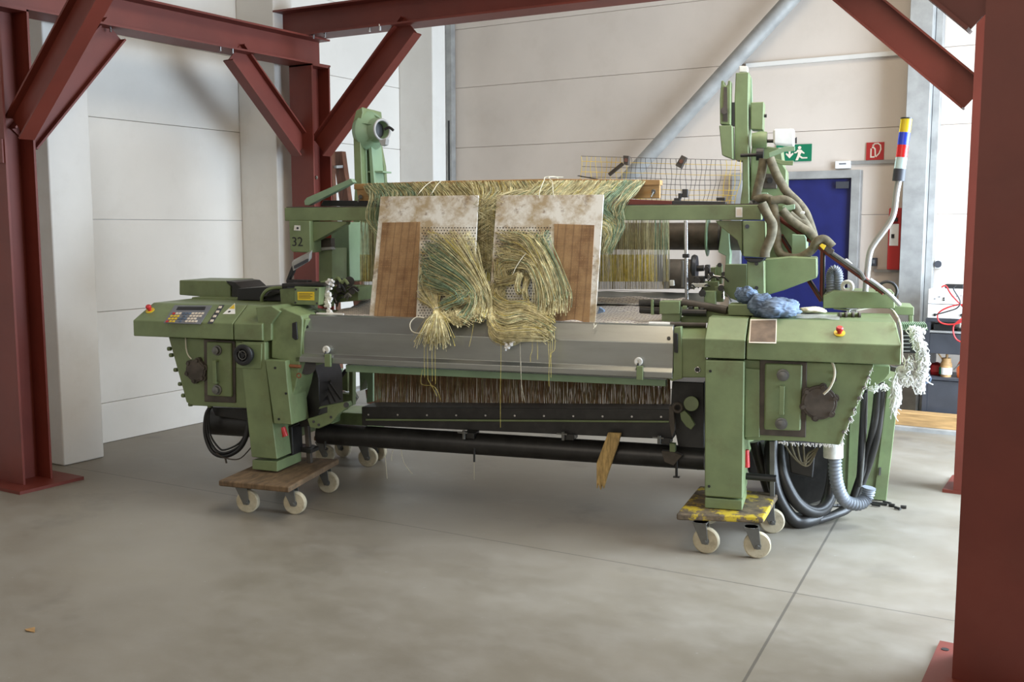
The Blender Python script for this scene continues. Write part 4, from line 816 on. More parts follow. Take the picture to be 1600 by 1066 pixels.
# rear cabinet standing on the floor
a = qz(1312, 776, 0.0); b = qz(1384, 783, 0.0)
cabf = [(1312, 600), (1398, 590), (1407, 590), (1385, 783), (1300, 775), (1311, 700)]
P = [q(x, y, 1.17) for x, y in cabf]
for p in P: p.z = max(p.z, .004)
cab = part(MB().ext(P, (0, .40, 0)), 'electrical_cabinet', G, bv=.005)
MB().pr([(1388, 600), (1391, 600), (1369, 775), (1366, 775)], 1.160, .009).build('door_edge', G, cab); MB().pr([(1374, 731), (1377, 731), (1376, 743), (1373, 743)], 1.150, .01).build('hinge', M['greysteel'], cab)
MB().pr([(1330, 612), (1332, 612), (1326, 770), (1324, 770)], 1.160, .009).build('door_edge', G, cab)
for k in range(14):
    a = qz(1290 + 9 * k, 785 + random.uniform(-3, 8), .01); part(MB().tube([a, a + Vector((random.uniform(.02, .07), random.uniform(-.04, .03), 0))], random.uniform(.006, .010), n=6, cr=False), 'lint_clump', BK, bv=0)
# waste yarn drum with lint at the far right
part(MB().pr([(1409, 520), (1432, 520), (1432, 552), (1409, 552)], .62, .14), 'waste_motor', M['blackp'], bv=.003)
for k in range(5): part(MB().pr([(1408, 524 + 6 * k), (1422, 524 + 6 * k), (1422, 525.4 + 6 * k), (1408, 525.4 + 6 * k)], .612, .008), 'cooling_fin', M['galv'], bv=0)
gm = MB()
for k in range(14):
    gm.add([], []); x = 1406 + k * 3.1; gm.pr([(x, 507), (x + 1.5, 507), (x + 3.5, 516), (x + 2.0, 516)], .60, .16)
part(gm, 'grille', M['green_lit'], bv=0)
for k, (x, y) in enumerate(((1408.5, 580), (1435.5, 586))):
    c = q(x, y, .55); part(MB().lathe(c, (0, -1, 0), [(0, .02), (.01, .031), (.022, .031), (.03, .02), (.03, .007), (.02, .006)], 24), 'white_roller', M['white'], bv=0)
part(MB().pr([(1391, 572), (1440, 582), (1440, 590), (1391, 580)], .57, .03), 'roller_bar', M['greysteel'])
part(MB().torus(q(1447, 592, .55), (0, 1, 0), .022, .004), 'blue_ring', M['bluegrey'], bv=0)
part(MB().tube([q(1410, 555, .5), q(1414, 565, .5), q(1412, 575, .5)], .004), 'cream_cord', M['cream'], bv=0)
lm = MB(); random.seed(3)
def tuft(x, y, n, rx, ry, Ln, Y=.52):
    for k in range(int(n * 2.2)):
        a = q(x + random.gauss(0, rx), y + random.gauss(0, ry), Y + random.uniform(-.03, .03)); L_ = random.uniform(.3, 1) * Ln
        lm.tube([a, a + Vector((random.uniform(-.02, .02), random.uniform(-.015, .015), -L_ * .5)), a + Vector((random.uniform(-.02, .02), 0, -L_))], random.uniform(.0014, .0034), n=4, sub=2)
for t in range(12):
    f = t / 11; tuft(1430 + 9 * math.sin(f * 2.2) + 4 * f, 516 + 62 * f, 24, 3.0, 3.0, .05)
tuft(1401, 600, 46, 2.4, 9, .10); tuft(1398, 620, 26, 1.8, 6, .10); tuft(1424, 590, 50, 11, 2, .05); tuft(1438, 590, 20, 2.5, 3, .09); tuft(1432, 513, 30, 5, 2, .03); tuft(1422, 565, 20, 3, 5, .06); tuft(1372, 602, 16, 10, 2, .035, .3)
part(lm, 'lint', M['lint'], bv=0, kind='stuff')
# rear bottom structure seen between the legs, castings in the lightened green
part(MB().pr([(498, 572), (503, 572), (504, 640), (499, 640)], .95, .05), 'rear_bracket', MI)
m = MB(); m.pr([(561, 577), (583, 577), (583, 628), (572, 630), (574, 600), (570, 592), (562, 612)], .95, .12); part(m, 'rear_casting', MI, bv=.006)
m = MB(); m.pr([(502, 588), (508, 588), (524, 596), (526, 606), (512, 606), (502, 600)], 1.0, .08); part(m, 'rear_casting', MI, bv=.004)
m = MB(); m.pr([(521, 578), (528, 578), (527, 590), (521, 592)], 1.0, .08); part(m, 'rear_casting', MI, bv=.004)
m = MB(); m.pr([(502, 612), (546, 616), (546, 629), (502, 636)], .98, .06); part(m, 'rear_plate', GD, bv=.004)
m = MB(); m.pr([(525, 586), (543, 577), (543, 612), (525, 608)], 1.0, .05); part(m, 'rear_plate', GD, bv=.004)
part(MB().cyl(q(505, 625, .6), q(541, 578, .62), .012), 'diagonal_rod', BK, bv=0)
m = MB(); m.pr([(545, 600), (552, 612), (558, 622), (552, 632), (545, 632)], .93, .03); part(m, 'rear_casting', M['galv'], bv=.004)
# ---- side frames and longitudinal members that carry the rear
part(MB().box(-2.62, -2.56, .5, 1.2, .30, .36), 'side_rail', GD, bv=.006)
part(MB().box(.10, .16, .5, 1.45, .34, 1.02), 'side_frame', GD, bv=.006)
part(MB().box(-2.63, -2.36, 1.05, 1.32, .21, .36), 'rear_foot', GD, bv=.006)
# ================================================================== WHEELED DOLLIES
def caster(par, x, y, head, r_=.065, zt=.155, dark=False):
    f = MB(); sx, sy = math.cos(head), math.sin(head)                 # wheel rolls along head
    ax = Vector((-sy, sx, 0)); fw = Vector((sx, sy, 0)); c = Vector((x, y, r_)); top = Vector((x, y, zt)) - fw * .03
    for s_ in (-1, 1):
        o_ = ax * (.026 * s_); a = [top + o_ + fw * .035, top + o_ - fw * .035, c + o_ - fw * .016 - Vector((0, 0, .014)), c + o_ + fw * .016 - Vector((0, 0, .014))]
        f.ext(a, ax * (.004 * s_))
    f.cyl(top + Vector((0, 0, -.004)), top, .034, n=18); f.cyl(c - ax * .036, c + ax * .036, .008, n=10)
    f.ext([top + a_ for a_ in (fw * .035 + ax * .03, fw * .035 - ax * .03, -fw * .035 - ax * .03, -fw * .035 + ax * .03)], (0, 0, -.006))
    k = f.build('caster', M['greysteel' if not dark else 'brownsteel'], par, bevel=.0015)
    MB().lathe(c - ax * .017, ax, [(0, .02), (0, r_ - .006), (.005, r_), (.029, r_), (.034, r_ - .006), (.034, .02)], 36).build('wheel', M['tyre'], k)
    MB().cyl(c - ax * .022, c + ax * .022, .018, n=16).build('hub', M['greysteel'], k)
def dolly(label, corners, wheels, mt, heads):
    cx = sum(c[0] for c in corners) / 4; cy = sum(c[1] for c in corners) / 4
    t = thing('dolly', label, 'dolly', (cx, cy, 0), FL, 'wooden wheeled dollies under the loom')
    MB().ext([(x, y, .162) for x, y in corners], (0, 0, .034)).build('platform', mt, t, bevel=.009)
    for (x, y), h in zip(wheels, heads): caster(t, x, y, h)
    return t
m_, nt, b_ = nmat('chipped_yellow_plywood'); co = coords(nt)
n1 = noise(nt, co, 9, 8, .7); r1 = ramp(nt, .50, .56); nt.links.new(n1, r1.inputs[0])
n2 = noise(nt, co, 20, 6, .65); r2 = ramp(nt, .35, .7, (.06, .045, .03, 1), (.21, .15, .085, 1)); nt.links.new(n2, r2.inputs[0])
nt.links.new(mixc(nt, r1.outputs[0], r2.outputs[0], (.50, .36, .02)), b_.inputs['Base Color']); b_.inputs['Roughness'].default_value = .7; bump(nt, b_, n1, .3, .01)
M['yply'] = m_
dolly('chipped yellow-painted plywood dolly on cream casters under the right loom leg', [(-.125, -.135), (.29, -.06), (.335, .42), (-.085, .45)], [(.265, -.10), (.02, -.10), (.31, .34), (-.03, .40)], M['yply'], (.12, -.12, .1, .3))
dolly('bare brown plywood dolly on cream casters under the left front loom leg', [(-2.66, -.24), (-2.21, -.25), (-2.26, .44), (-2.68, .40)], [(-2.53, -.15), (-2.26, -.10), (-2.30, .37), (-2.6, .35)], M['ply'], (.15, .12, .1, .5))
dolly('dolly with dark casters far behind the black roller, at the loom rear', [(-2.74, 1.0), (-2.30, 1.0), (-2.30, 1.40), (-2.74, 1.40)], [(-2.66, 1.27), (-2.38, 1.25), (-2.36, 1.05), (-2.68, 1.05)], M['ply'], (-.2, -.15, .2, .4))

# ================================================================== YARN
import numpy as np
class Yarn:
    def __init__(s): s.v = []; s.f = []; s.m = []
    def strand(s, P, r_, mi, k=3):
        n = len(P); o = len(s.v) ; 
        for i in range(n):
            d = P[min(i + 1, n - 1)] - P[max(i - 1, 0)]
            if d.length < 1e-7: d = Vector((0, 0, 1))
            a = d.cross(Vector((.3, -1, .2))).normalized(); b = d.cross(a).normalized()
            for j in range(k):
                t = 2 * math.pi * j / k; s.v.append(P[i] + (a * math.cos(t) + b * math.sin(t)) * r_)
        for i in range(n - 1):
            for j in range(k):
                s.f.append((o + i * k + j, o + i * k + (j + 1) % k, o + (i + 1) * k + (j + 1) % k, o + (i + 1) * k + j)); s.m.append(mi)
    def build(s, name, par, mats, F=FL):
        me = bpy.data.meshes.new(name); bi = wm(par).inverted() @ F
        me.from_pydata([bi @ p for p in s.v], [], s.f); me.polygons.foreach_set('material_index', s.m)
        me.polygons.foreach_set('use_smooth', [True] * len(me.polygons)); me.update()
        for a in mats: me.materials.append(a)
        o = bpy.data.objects.new(name, me); C.objects.link(o); o.parent = par; WM[o.name] = wm(par); o['kind'] = 'stuff'; return o
YM = [YS, YO, YG, YD, YY, YB, M['cream'], M['galv']]
BP0, BTOP = Vector((0, .215, 1.09)), Vector((0, .43, 1.775)); BN = Vector((1, 0, 0)).cross(BTOP - BP0).normalized()
if BN.y > 0: BN = -BN
def ymax(z):
    pts = [(.80, .02), (.89, .03), (1.018, .035), (1.10, .095), (1.14, .17), (1.20, .30)]
    if z <= pts[0][0]: return pts[0][1]
    for (a, ya), (b, yb) in zip(pts, pts[1:]):
        if z <= b: return ya + (yb - ya) * (z - a) / (b - a)
    return 9
def bp(x, y, off=0.0, c=0.0):
    p = qp(x, y, BP0 + BN * off, BN)
    if p.z < 1.2 and off > .006:
        for _ in range(4):
            Y = min(p.y, ymax(p.z) - max(0, off - .02) * .9); p = q(x, y, Y)
    return p
def bundle(Y_, n, region, stations, mix, r_=.00145, sub=3, jit=.25, trim=(.9, 1.0), green=None):
    x0, x1, y0, y1 = region
    for k in range(n):
        x, y = random.uniform(x0, x1), random.uniform(y0, y1)
        a = (x - (x0 + x1) / 2) / ((x1 - x0) / 2); b = (y - (y0 + y1) / 2) / ((y1 - y0) / 2); c = random.uniform(-1, 1)
        a2, b2 = a + random.gauss(0, jit), b + random.gauss(0, jit)
        P = [bp(x, y, -.004), bp(x + (stations[0][0] - x) * .10, y + (stations[0][1] - y) * .10 + 1, .012 + .01 * random.random())]
        for sx, sy, so, rx, ry, ro in stations: P.append(bp(sx + a2 * rx + random.gauss(0, .7), sy + b2 * ry + random.gauss(0, .7), max(.004, so + c * ro)))
        Q = spline(P, sub); cut = random.uniform(*trim); Q = Q[:max(4, int(len(Q) * cut))]
        mi = random.choices(range(len(mix)), mix)[0]
        if green and math.hypot((x - green[0]) / green[2], (y - green[1]) / green[3]) < 1 and random.random() < .55: mi = 2
        Y_.strand(Q, r_ * random.uniform(.8, 1.25), mi)
        if random.random() < .5: e = Q[-1]; Y_.strand([e, e + (Q[-1] - Q[-2]).normalized() * .012], r_ * 2.0, mi)
def board(label, outline, brown, holes_region, fn, grad):
    cx = sum(p[0] for p in outline) / 4; t = thing('punched_board', label, 'board', bp(cx, outline[2][1], 0), FL)
    MB().ext([bp(x, y) for x, y in outline], -BN * .014).build('board', M['boardw'], t, bevel=.002)
    m = MB().ext([bp(x, y, .0) for x, y in brown], BN * .003); m.build('brown_panel', M['fibre'], t, bevel=.001)
    m = MB(); hx0, hx1, hy0, hy1 = holes_region; j = 0; y = hy0
    while y < hy1:
        x = hx0 + (j % 2) * 2.3
        while x < hx1:
            xx = x + grad * (y - hy0)
            c = bp(xx, y, .0005); m.add([c] + circ(c, BN, .0040, 6), [(0, i + 1, (i + 1) % 6 + 1) for i in range(6)])
            x += 4.6
        y += 4.3; j += 1
    m.build('punched_hole', M['blackp'], t)['kind'] = 'stuff'
    fn(t); return t
m_, nt, b_ = nmat('stained_white_board'); co = coords(nt)
n1 = noise(nt, co, 6.5, 8, .7); r1 = ramp(nt, .44, .62, (0, 0, 0, 1), (.95, .95, .95, 1)); nt.links.new(n1, r1.inputs[0])
n2 = noise(nt, co, 14, 6, .7); r2 = ramp(nt, .57, .68, (0, 0, 0, 1), (.8, .8, .8, 1)); nt.links.new(n2, r2.inputs[0])
c_ = mixc(nt, r1.outputs[0], (.76, .74, .68), (.40, .30, .17)); c_ = mixc(nt, r2.outputs[0], c_, (.20, .13, .08))
nt.links.new(c_, b_.inputs['Base Color']); b_.inputs['Roughness'].default_value = .5; M['boardw'] = m_
m_, nt, b_ = nmat('brown_perforated_fibreboard'); co = coords(nt)
n1 = noise(nt, co, 9, 7, .65); r1 = ramp(nt, .35, .7, (.20, .105, .045, 1), (.38, .235, .11, 1)); nt.links.new(n1, r1.inputs[0])
vo = N(nt, 'ShaderNodeTexVoronoi'); vo.inputs['Scale'].default_value = 75; vo.inputs['Randomness'].default_value = .25; nt.links.new(co, vo.inputs['Vector'])
r2 = ramp(nt, .15, .42, (.45, .45, .45, 1), (0, 0, 0, 1)); nt.links.new(vo.outputs['Distance'], r2.inputs[0])
wv = N(nt, 'ShaderNodeTexWave', wave_type='BANDS', bands_direction='X'); wv.inputs['Scale'].default_value = 7; wv.inputs['Distortion'].default_value = .6; nt.links.new(co, wv.inputs['Vector'])
r3 = ramp(nt, .88, .99, (0, 0, 0, 1), (.4, .4, .4, 1)); nt.links.new(wv.outputs[0], r3.inputs[0])
c_ = mixc(nt, r2.outputs[0], r1.outputs[0], (.42, .24, .10)); c_ = mixc(nt, r3.outputs[0], c_, (.09, .04, .02))
nt.links.new(c_, b_.inputs['Base Color']); b_.inputs['Roughness'].default_value = .65; M['fibre'] = m_
random.seed(11)
MX = [5, 3, .5, 1.2, .35]
def left_yarn(t):
    Y_ = Yarn(); g = (676, 415, 24, 48)
    bundle(Y_, 260, (662, 744, 358, 420), [(712, 398, .030, 26, 24, .012), (740, 430, .048, 11, 14, .016), (757, 458, .052, 7, 8, .018), (757, 480, .045, 8, 5, .02), (750, 500, .035, 11, 6, .015)], MX, green=g, trim=(.88, 1))
    bundle(Y_, 320, (654, 730, 375, 455), [(697, 418, .032, 26, 20, .012), (728, 440, .055, 13, 12, .016), (744, 462, .06, 9, 9, .02), (738, 484, .055, 12, 8, .02), (730, 497, .04, 16, 8, .015)], MX, green=g, trim=(.86, 1))
    bundle(Y_, 220, (654, 700, 400, 470), [(680, 440, .028, 16, 14, .01), (708, 452, .055, 12, 8, .014), (722, 464, .065, 10, 8, .02), (706, 472, .06, 9, 6, .02), (694, 480, .05, 12, 6, .02)], [2, 4, 1.6, 2, .5], green=g)
    bundle(Y_, 240, (654, 688, 415, 478), [(671, 458, .028, 12, 12, .008), (682, 484, .040, 2.4, 1.6, .006), (682, 500, .052, 10, 3, .010), (681, 522, .05, 18, 4, .014), (680, 543, .045, 24, 8, .014)], [6, 3, .3, .8, .3], jit=.35, trim=(.84, 1))
    bundle(Y_, 150, (676, 690, 478, 488), [(694, 475, .05, 3, 4, .012), (712, 464, .06, 4, 7, .014), (730, 464, .065, 5, 8, .014), (746, 480, .06, 5, 8, .014), (748, 500, .045, 9, 7, .014)], [6, 2, .6, .6, .6])
    bundle(Y_, 120, (680, 720, 470, 490), [(704, 492, .045, 16, 6, .012), (714, 500, .04, 18, 5, .012), (722, 505, .035, 24, 6, .012)], [5, 3, .2, 1, .3], trim=(.7, 1))
    bundle(Y_, 36, (712, 722, 470, 482), [(716, 490, .05, 5, 4, .008), (719, 515, .045, 6, 3, .008)], [6, 1, 0, 0, .2], trim=(.75, 1))
    for x, y1 in ((663, 590), (668, 592), (675, 596), (680, 600)): Y_.strand([bp(x, 540, .04), bp(x, 560, .07), bp(x + .5, y1, .09)], .0011, 4)
    Y_.strand(spline([bp(660, 578, .08), bp(658, 600, .08), bp(676, 603, .085), bp(684, 612, .09), bp(688, 625, .09)], 3), .0011, 4); Y_.strand(spline([bp(668, 592, .09), bp(676, 606, .09), bp(683, 620, .09), bp(681, 616, .09)], 3), .0011, 4)
    Y_.strand([bp(740, 505, .04), bp(738, 520, .06), bp(733, 542, .07)], .0009, 4)
    Y_.build('yarn_bundle', t, YM)
    MB().torus(bp(682, 484, .04), bp(684, 490, .04) - bp(682, 484, .04), .013, .0035, 16, 6).build('binding_cord', M['cream'], t)
    MB().tube([bp(663, 497, .02), bp(650, 496, .03), bp(641, 505, .03), bp(643, 517, .04), bp(654, 521, .05), bp(664, 519, .05)], .003).build('hanging_cord', M['cream'], t)
    for pts in ([(652, 305, .0), (656, 300, .02), (665, 290, -.05), (675, 283, -.13)], [(672, 305, .0), (676, 300, .02), (682, 290, -.05), (689, 283, -.13)]): MB().tube([bp(*p) for p in pts], .0022).build('hanging_cord', M['cream'], t)
def right_yarn(t):
    Y_ = Yarn(); g = (852, 372, 18, 16)
    bundle(Y_, 430, (772, 862, 358, 415), [(832, 388, .030, 20, 16, .01), (846, 402, .055, 16, 10, .014), (860, 430, .06, 15, 6, .02), (866, 458, .055, 18, 6, .02), (864, 486, .045, 19, 12, .015)], MX, green=g, trim=(.84, 1))
    bundle(Y_, 260, (770, 835, 380, 440), [(812, 405, .034, 20, 14, .01), (836, 412, .062, 12, 9, .014), (850, 440, .07, 12, 6, .018), (856, 470, .06, 16, 7, .018), (858, 492, .045, 18, 7, .015)], MX, trim=(.82, 1))
    bundle(Y_, 160, (770, 800, 400, 452), [(785, 440, .03, 10, 6, .01), (803, 436, .06, 5, 5, .012), (812, 430, .07, 4, 4, .012), (808, 445, .075, 3, 4, .01), (812, 458, .06, 4, 3, .01)], [3, 4, .2, 2, .2])
    bundle(Y_, 120, (812, 830, 425, 436), [(822, 440, .06, 3, 3, .01), (820, 455, .065, 3, 4, .01), (824, 468, .055, 3, 3, .01)], [4, 3, .1, 2, .2])
    bundle(Y_, 420, (764, 792, 440, 485), [(774, 478, .03, 8, 17, .01), (795, 490, .052, 9, 17, .014), (822, 486, .068, 7, 14, .018), (846, 496, .06, 8, 12, .02), (862, 508, .05, 8, 14, .015)], MX, jit=.2, trim=(.84, 1))
    bundle(Y_, 330, (762, 775, 465, 510), [(768, 500, .03, 5, 12, .01), (784, 520, .05, 7, 10, .014), (808, 520, .062, 7, 11, .018), (834, 520, .06, 8, 11, .02), (855, 524, .05, 8, 9, .015)], [5, 4, 0, 1.6, .3], jit=.2)
    bundle(Y_, 180, (762, 775, 490, 512), [(770, 520, .03, 5, 6, .01), (784, 532, .045, 7, 5, .012), (800, 533, .05, 6, 5, .014), (812, 524, .05, 6, 4, .012)], [4, 4, 0, 2, .3])
    bundle(Y_, 200, (800, 840, 495, 515), [(830, 512, .06, 16, 6, .014), (846, 520, .06, 12, 7, .014), (856, 530, .045, 10, 6, .012)], [5, 3, 0, 1.2, .5], trim=(.7, 1))
    for x, x2, y1 in ((782, 782, 668), (859, 861, 590), (862, 858, 604), (856, 858, 575), (839, 840, 562), (831, 829, 566), (866, 860, 560)):
        Y_.strand(spline([bp(x, 515, .04), bp(x + 1, 545, .08), bp(x2, (545 + y1) / 2, .10), bp(x2, y1, .12)], 3), .0011, 4)
    Y_.strand(spline([bp(813, 522, .05), bp(813, 550, .09), bp(814, 585, .12), bp(816, 627, .14)], 3), .0014, 6); Y_.strand(spline([bp(814, 565, .12), bp(815, 600, .13), bp(820, 628, .14)], 3), .0012, 6)
    Y_.build('yarn_bundle', t, YM)
    MB().tube([bp(789, 533, .05), bp(792, 541, .06), bp(790, 545, .05), bp(797, 540, .06), bp(804, 531, .06), bp(808, 527, .05)], lambda t_, i: .009 + .004 * math.sin(i * 1.7), n=8).build('binding_cord', M['lint'], t)
    MB().tube([bp(822, 396, .06), bp(815, 404, .07), bp(806, 418, .075), bp(801, 430, .07)], .0025).build('binding_cord', M['cream'], t)
    MB().tube([bp(843, 310, .002), bp(843, 300, .01), bp(850, 282, -.03), bp(852, 277, -.05), bp(866, 276, -.08), bp(872, 279, -.13)], .0022).build('hanging_cord', M['cream'], t)
    MB().tube([bp(866, 308, .002), bp(864, 300, .01), bp(863, 285, -.04), bp(858, 277, -.05), bp(880, 277, -.11)], .0022).build('hanging_cord', M['cream'], t)
    MB().tube([bp(928, 505, .01), bp(929, 512, .02), bp(932, 507, .02), bp(927, 514, .02)], .0016).build('hanging_cord', M['cream'], t)
board('left one of the two stained white boards, hung with green-tinged yarn', [(594.5, 307), (747.5, 305), (737, 505), (576.5, 497)], [(597.5, 348), (657, 347), (650, 500), (584.5, 498)], (660, 744, 356, 500), left_yarn, -.045)
board('right one of the two stained white boards, hung with pale yarn', [(776, 305), (943.5, 304), (929.5, 508), (762, 505)], [(866, 350), (929, 352), (921, 507), (864, 505)], (777, 862, 356, 500), right_yarn, -.07)

# drape of yarn over the wooden rail, and the wooden rail itself
t = thing('wooden_rail', 'pale wooden rail lying across the loom top behind the two white boards', 'wooden rail', q(790, 300, .66), FL)
MB().pr([(553, 287.5), (700, 282.5), (860, 279.5), (1031, 281), (1031, 289), (553, 296)], .62, .10).build('top_plank', M['wood'], t, bevel=.002)
MB().pr([(557, 295.5), (1030.5, 288.5), (1030.5, 310), (560, 314)], .63, .04).build('front_plank', M['wood'], t, bevel=.002)
for x, y in ((563, 308), (1021, 300)): MB().cyl(q(x, y, .60), q(x, y - 1, .63), .012, n=12).cyl(q(x, y, .60), q(x - 4, y + 8, .58), .004, n=8).build('screw', M['greysteel'], t)
hn = thing('yarn_harness', 'khaki yarn draped over the wooden rail and down between the two white boards', 'yarn', q(760, 420, .41), FL)
Y_ = Yarn()
def drape(n, xr, st, mix, r_=.0013, jit=.3, ys=(283, 292), green=0.0, g2=(0, 0)):
    for k in range(n):
        x = random.uniform(*xr); a = (x - (xr[0] + xr[1]) / 2) / ((xr[1] - xr[0]) / 2); a2 = a + random.gauss(0, jit); b = random.uniform(-1, 1)
        y0 = 282.5 + (x - 700) * -.006 if x > 700 else 287 - (x - 553) * .03
        P = [q(x + random.uniform(-4, 4), y0 + 1, .66), q(x, y0 + random.uniform(1, 7), .612 - .01 * random.random())]
        for sx, sy, Y, rx, ry, ro, fol in st: P.append(q((sx + a2 * rx) * (1 - fol) + (x + sx) * fol + random.gauss(0, 1.2), sy + b * ry + random.gauss(0, .8), Y + random.uniform(-1, 1) * ro))
        mi = random.choices(range(len(mix)), mix)[0]
        if random.random() < green and g2[0] < x < g2[1]: mi = 2
        Y_.strand(spline(P, 3), r_ * random.uniform(.8, 1.3), mi)
# fol = 1 keeps the strand's own x and only shifts it by sx
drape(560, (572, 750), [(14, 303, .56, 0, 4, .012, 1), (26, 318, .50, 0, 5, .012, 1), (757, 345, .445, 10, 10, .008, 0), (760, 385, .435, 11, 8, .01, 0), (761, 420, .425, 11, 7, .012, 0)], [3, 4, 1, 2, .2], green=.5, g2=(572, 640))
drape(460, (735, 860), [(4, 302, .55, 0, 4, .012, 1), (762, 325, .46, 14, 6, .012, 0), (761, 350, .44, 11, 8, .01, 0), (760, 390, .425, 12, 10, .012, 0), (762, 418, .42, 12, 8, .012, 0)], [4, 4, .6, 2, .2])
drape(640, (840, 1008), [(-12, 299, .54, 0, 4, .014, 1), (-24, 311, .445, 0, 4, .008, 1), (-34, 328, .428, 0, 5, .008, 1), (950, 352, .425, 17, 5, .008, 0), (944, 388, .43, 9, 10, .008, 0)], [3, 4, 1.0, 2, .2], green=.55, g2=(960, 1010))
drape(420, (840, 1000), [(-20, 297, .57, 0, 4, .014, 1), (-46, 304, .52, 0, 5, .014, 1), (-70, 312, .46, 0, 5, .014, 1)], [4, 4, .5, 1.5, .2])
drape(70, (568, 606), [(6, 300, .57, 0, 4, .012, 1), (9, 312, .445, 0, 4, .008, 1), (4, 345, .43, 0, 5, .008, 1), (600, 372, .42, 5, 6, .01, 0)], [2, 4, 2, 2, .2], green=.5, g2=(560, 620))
for k in range(130):   # tangled loops in the gap between the boards
    x = random.uniform(747, 773); y = random.uniform(300, 412); s_ = random.uniform(8, 16) * random.choice((-1, 1)); d_ = random.uniform(6, 26)
    Y_.strand(spline([q(x - s_, y, .42), q(x - s_ * .3, y + d_ * .4, .405), q(x + s_ * .5, y + d_ * .7, .405), q(x + s_ * .9, y + d_, .42)], 3), .0012, random.choice((0, 0, 1, 1, 3)))
Y_.build('draped_yarn', hn, YM)
# vertical curtain of harness cords behind the top beam, and heddle wires below
Y_ = Yarn()
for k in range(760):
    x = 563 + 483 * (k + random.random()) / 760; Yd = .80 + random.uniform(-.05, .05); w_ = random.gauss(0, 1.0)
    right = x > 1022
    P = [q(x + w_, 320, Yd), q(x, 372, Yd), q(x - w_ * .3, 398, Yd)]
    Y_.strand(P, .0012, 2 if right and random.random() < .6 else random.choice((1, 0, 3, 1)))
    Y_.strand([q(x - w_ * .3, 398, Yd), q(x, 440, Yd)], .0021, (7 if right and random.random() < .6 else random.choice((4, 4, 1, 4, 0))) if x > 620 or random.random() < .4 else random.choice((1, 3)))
    Y_.strand([q(x, 440, Yd), q(x, 452, Yd)], .0012, random.choice((3, 7, 3)))
Y_.build('harness_cords', loom, YM)
Y_ = Yarn()
for k in range(1500):
    x = 585 + 462 * (k + random.random()) / 1500; Yd = .72 + random.uniform(-.06, .06); t_ = (x - 585) / 462
    w_ = random.gauss(0, 1.3) * (.4 + t_); y1 = 631 + 9 * t_ + 2.5 * math.sin(t_ * 42) * t_ + random.uniform(-2, 2)
    Y_.strand([q(x, 576 + 12 * t_, Yd), q(x + w_ * .2, 604, Yd), q(x + w_, y1, Yd)], .0015, random.choice((5, 5, 5, 3, 1, 5)))
Y_.build('heddle_wires', loom, YM)
# white yarn ends hanging below the roller
for pts in ([(601, 705), (603, 725), (605, 748)], [(627, 703), (631, 722), (642, 738), (645, 740)], [(614, 704), (612, 712), (612, 720)], [(741, 704), (741, 730), (741, 750)]):
    part(MB().tube([q(x, y, .40) for x, y in pts], .002, n=6), 'yarn_end', M['cream'], bv=0)

# woven cloth on the table, grey sheet, under-table darkness is the real underside
m_, nt, b_ = nmat('woven_cloth'); co = coords(nt)
br = N(nt, 'ShaderNodeTexBrick'); br.inputs['Scale'].default_value = 9; br.inputs['Mortar Size'].default_value = .035; br.inputs['Brick Width'].default_value = .35; br.inputs['Row Height'].default_value = .12
nt.links.new(co, br.inputs['Vector']); br.inputs['Color1'].default_value = (.62, .57, .45, 1); br.inputs['Color2'].default_value = (.72, .68, .57, 1); br.inputs['Mortar'].default_value = (.28, .24, .24, 1)
n1 = noise(nt, co, 14, 6, .7); r1 = ramp(nt, .55, .68, (0, 0, 0, 1), (.8, .8, .8, 1)); nt.links.new(n1, r1.inputs[0])
nt.links.new(mixc(nt, r1.outputs[0], br.outputs[0], (.50, .44, .33)), b_.inputs['Base Color']); b_.inputs['Roughness'].default_value = .9; M['cloth'] = m_
from mathutils import noise as mn
def sheet(x0, x1, yz, nx, amp, seed):
    m = MB(); ny = 14; vs = []; fs = []
    for j in range(ny + 1):
        s = j / ny * (len(yz) - 1); i = min(int(s), len(yz) - 2); f = s - i; y = yz[i][0] * (1 - f) + yz[i + 1][0] * f; z = yz[i][1] * (1 - f) + yz[i + 1][1] * f
        for k in range(nx + 1):
            x = x0 + (x1 - x0) * k / nx; vs.append((x, y, z + amp * mn.noise(Vector((x * 9, y * 12, seed)))))
    W_ = nx + 1
    fs = [(j * W_ + k, j * W_ + k + 1, (j + 1) * W_ + k + 1, (j + 1) * W_ + k) for j in range(ny) for k in range(nx)]
    n0 = len(vs); vs += [(a, b, c - .004) for a, b, c in vs]; fs += [tuple(n0 + i for i in f)[::-1] for f in fs]
    m.add(vs, fs); return m
part(sheet(-2.22, -.22, [(.14, 1.094), (.25, 1.10), (.5, 1.115), (.66, 1.13), (.86, 1.19)], 70, .016, 3), 'woven_cloth', M['cloth'], bv=0)
part(sheet(-.95, -.06, [(.72, 1.155), (.80, 1.165), (.98, 1.215)], 20, .006, 9), 'grey_sheet', M['steel'], bv=0)
part(MB().box(-2.3, -.16, .2, .9, 1.03, 1.06), 'cloth_bed', BK, bv=.004)
# crumpled bits beside the boards
m = MB(); m.cyl((0, 0, 0), (0, 0, .001), .001)
tag(MB().ext([q(936, 480, .2), q(943, 484, .2), q(944, 488, .2), q(933, 491, .2)], (0, .03, 0)).build('blue_scrap', M['bluegrey'], F=FL, bevel=.003), 'small blue scrap of cloth beside the right white board', 'scrap')

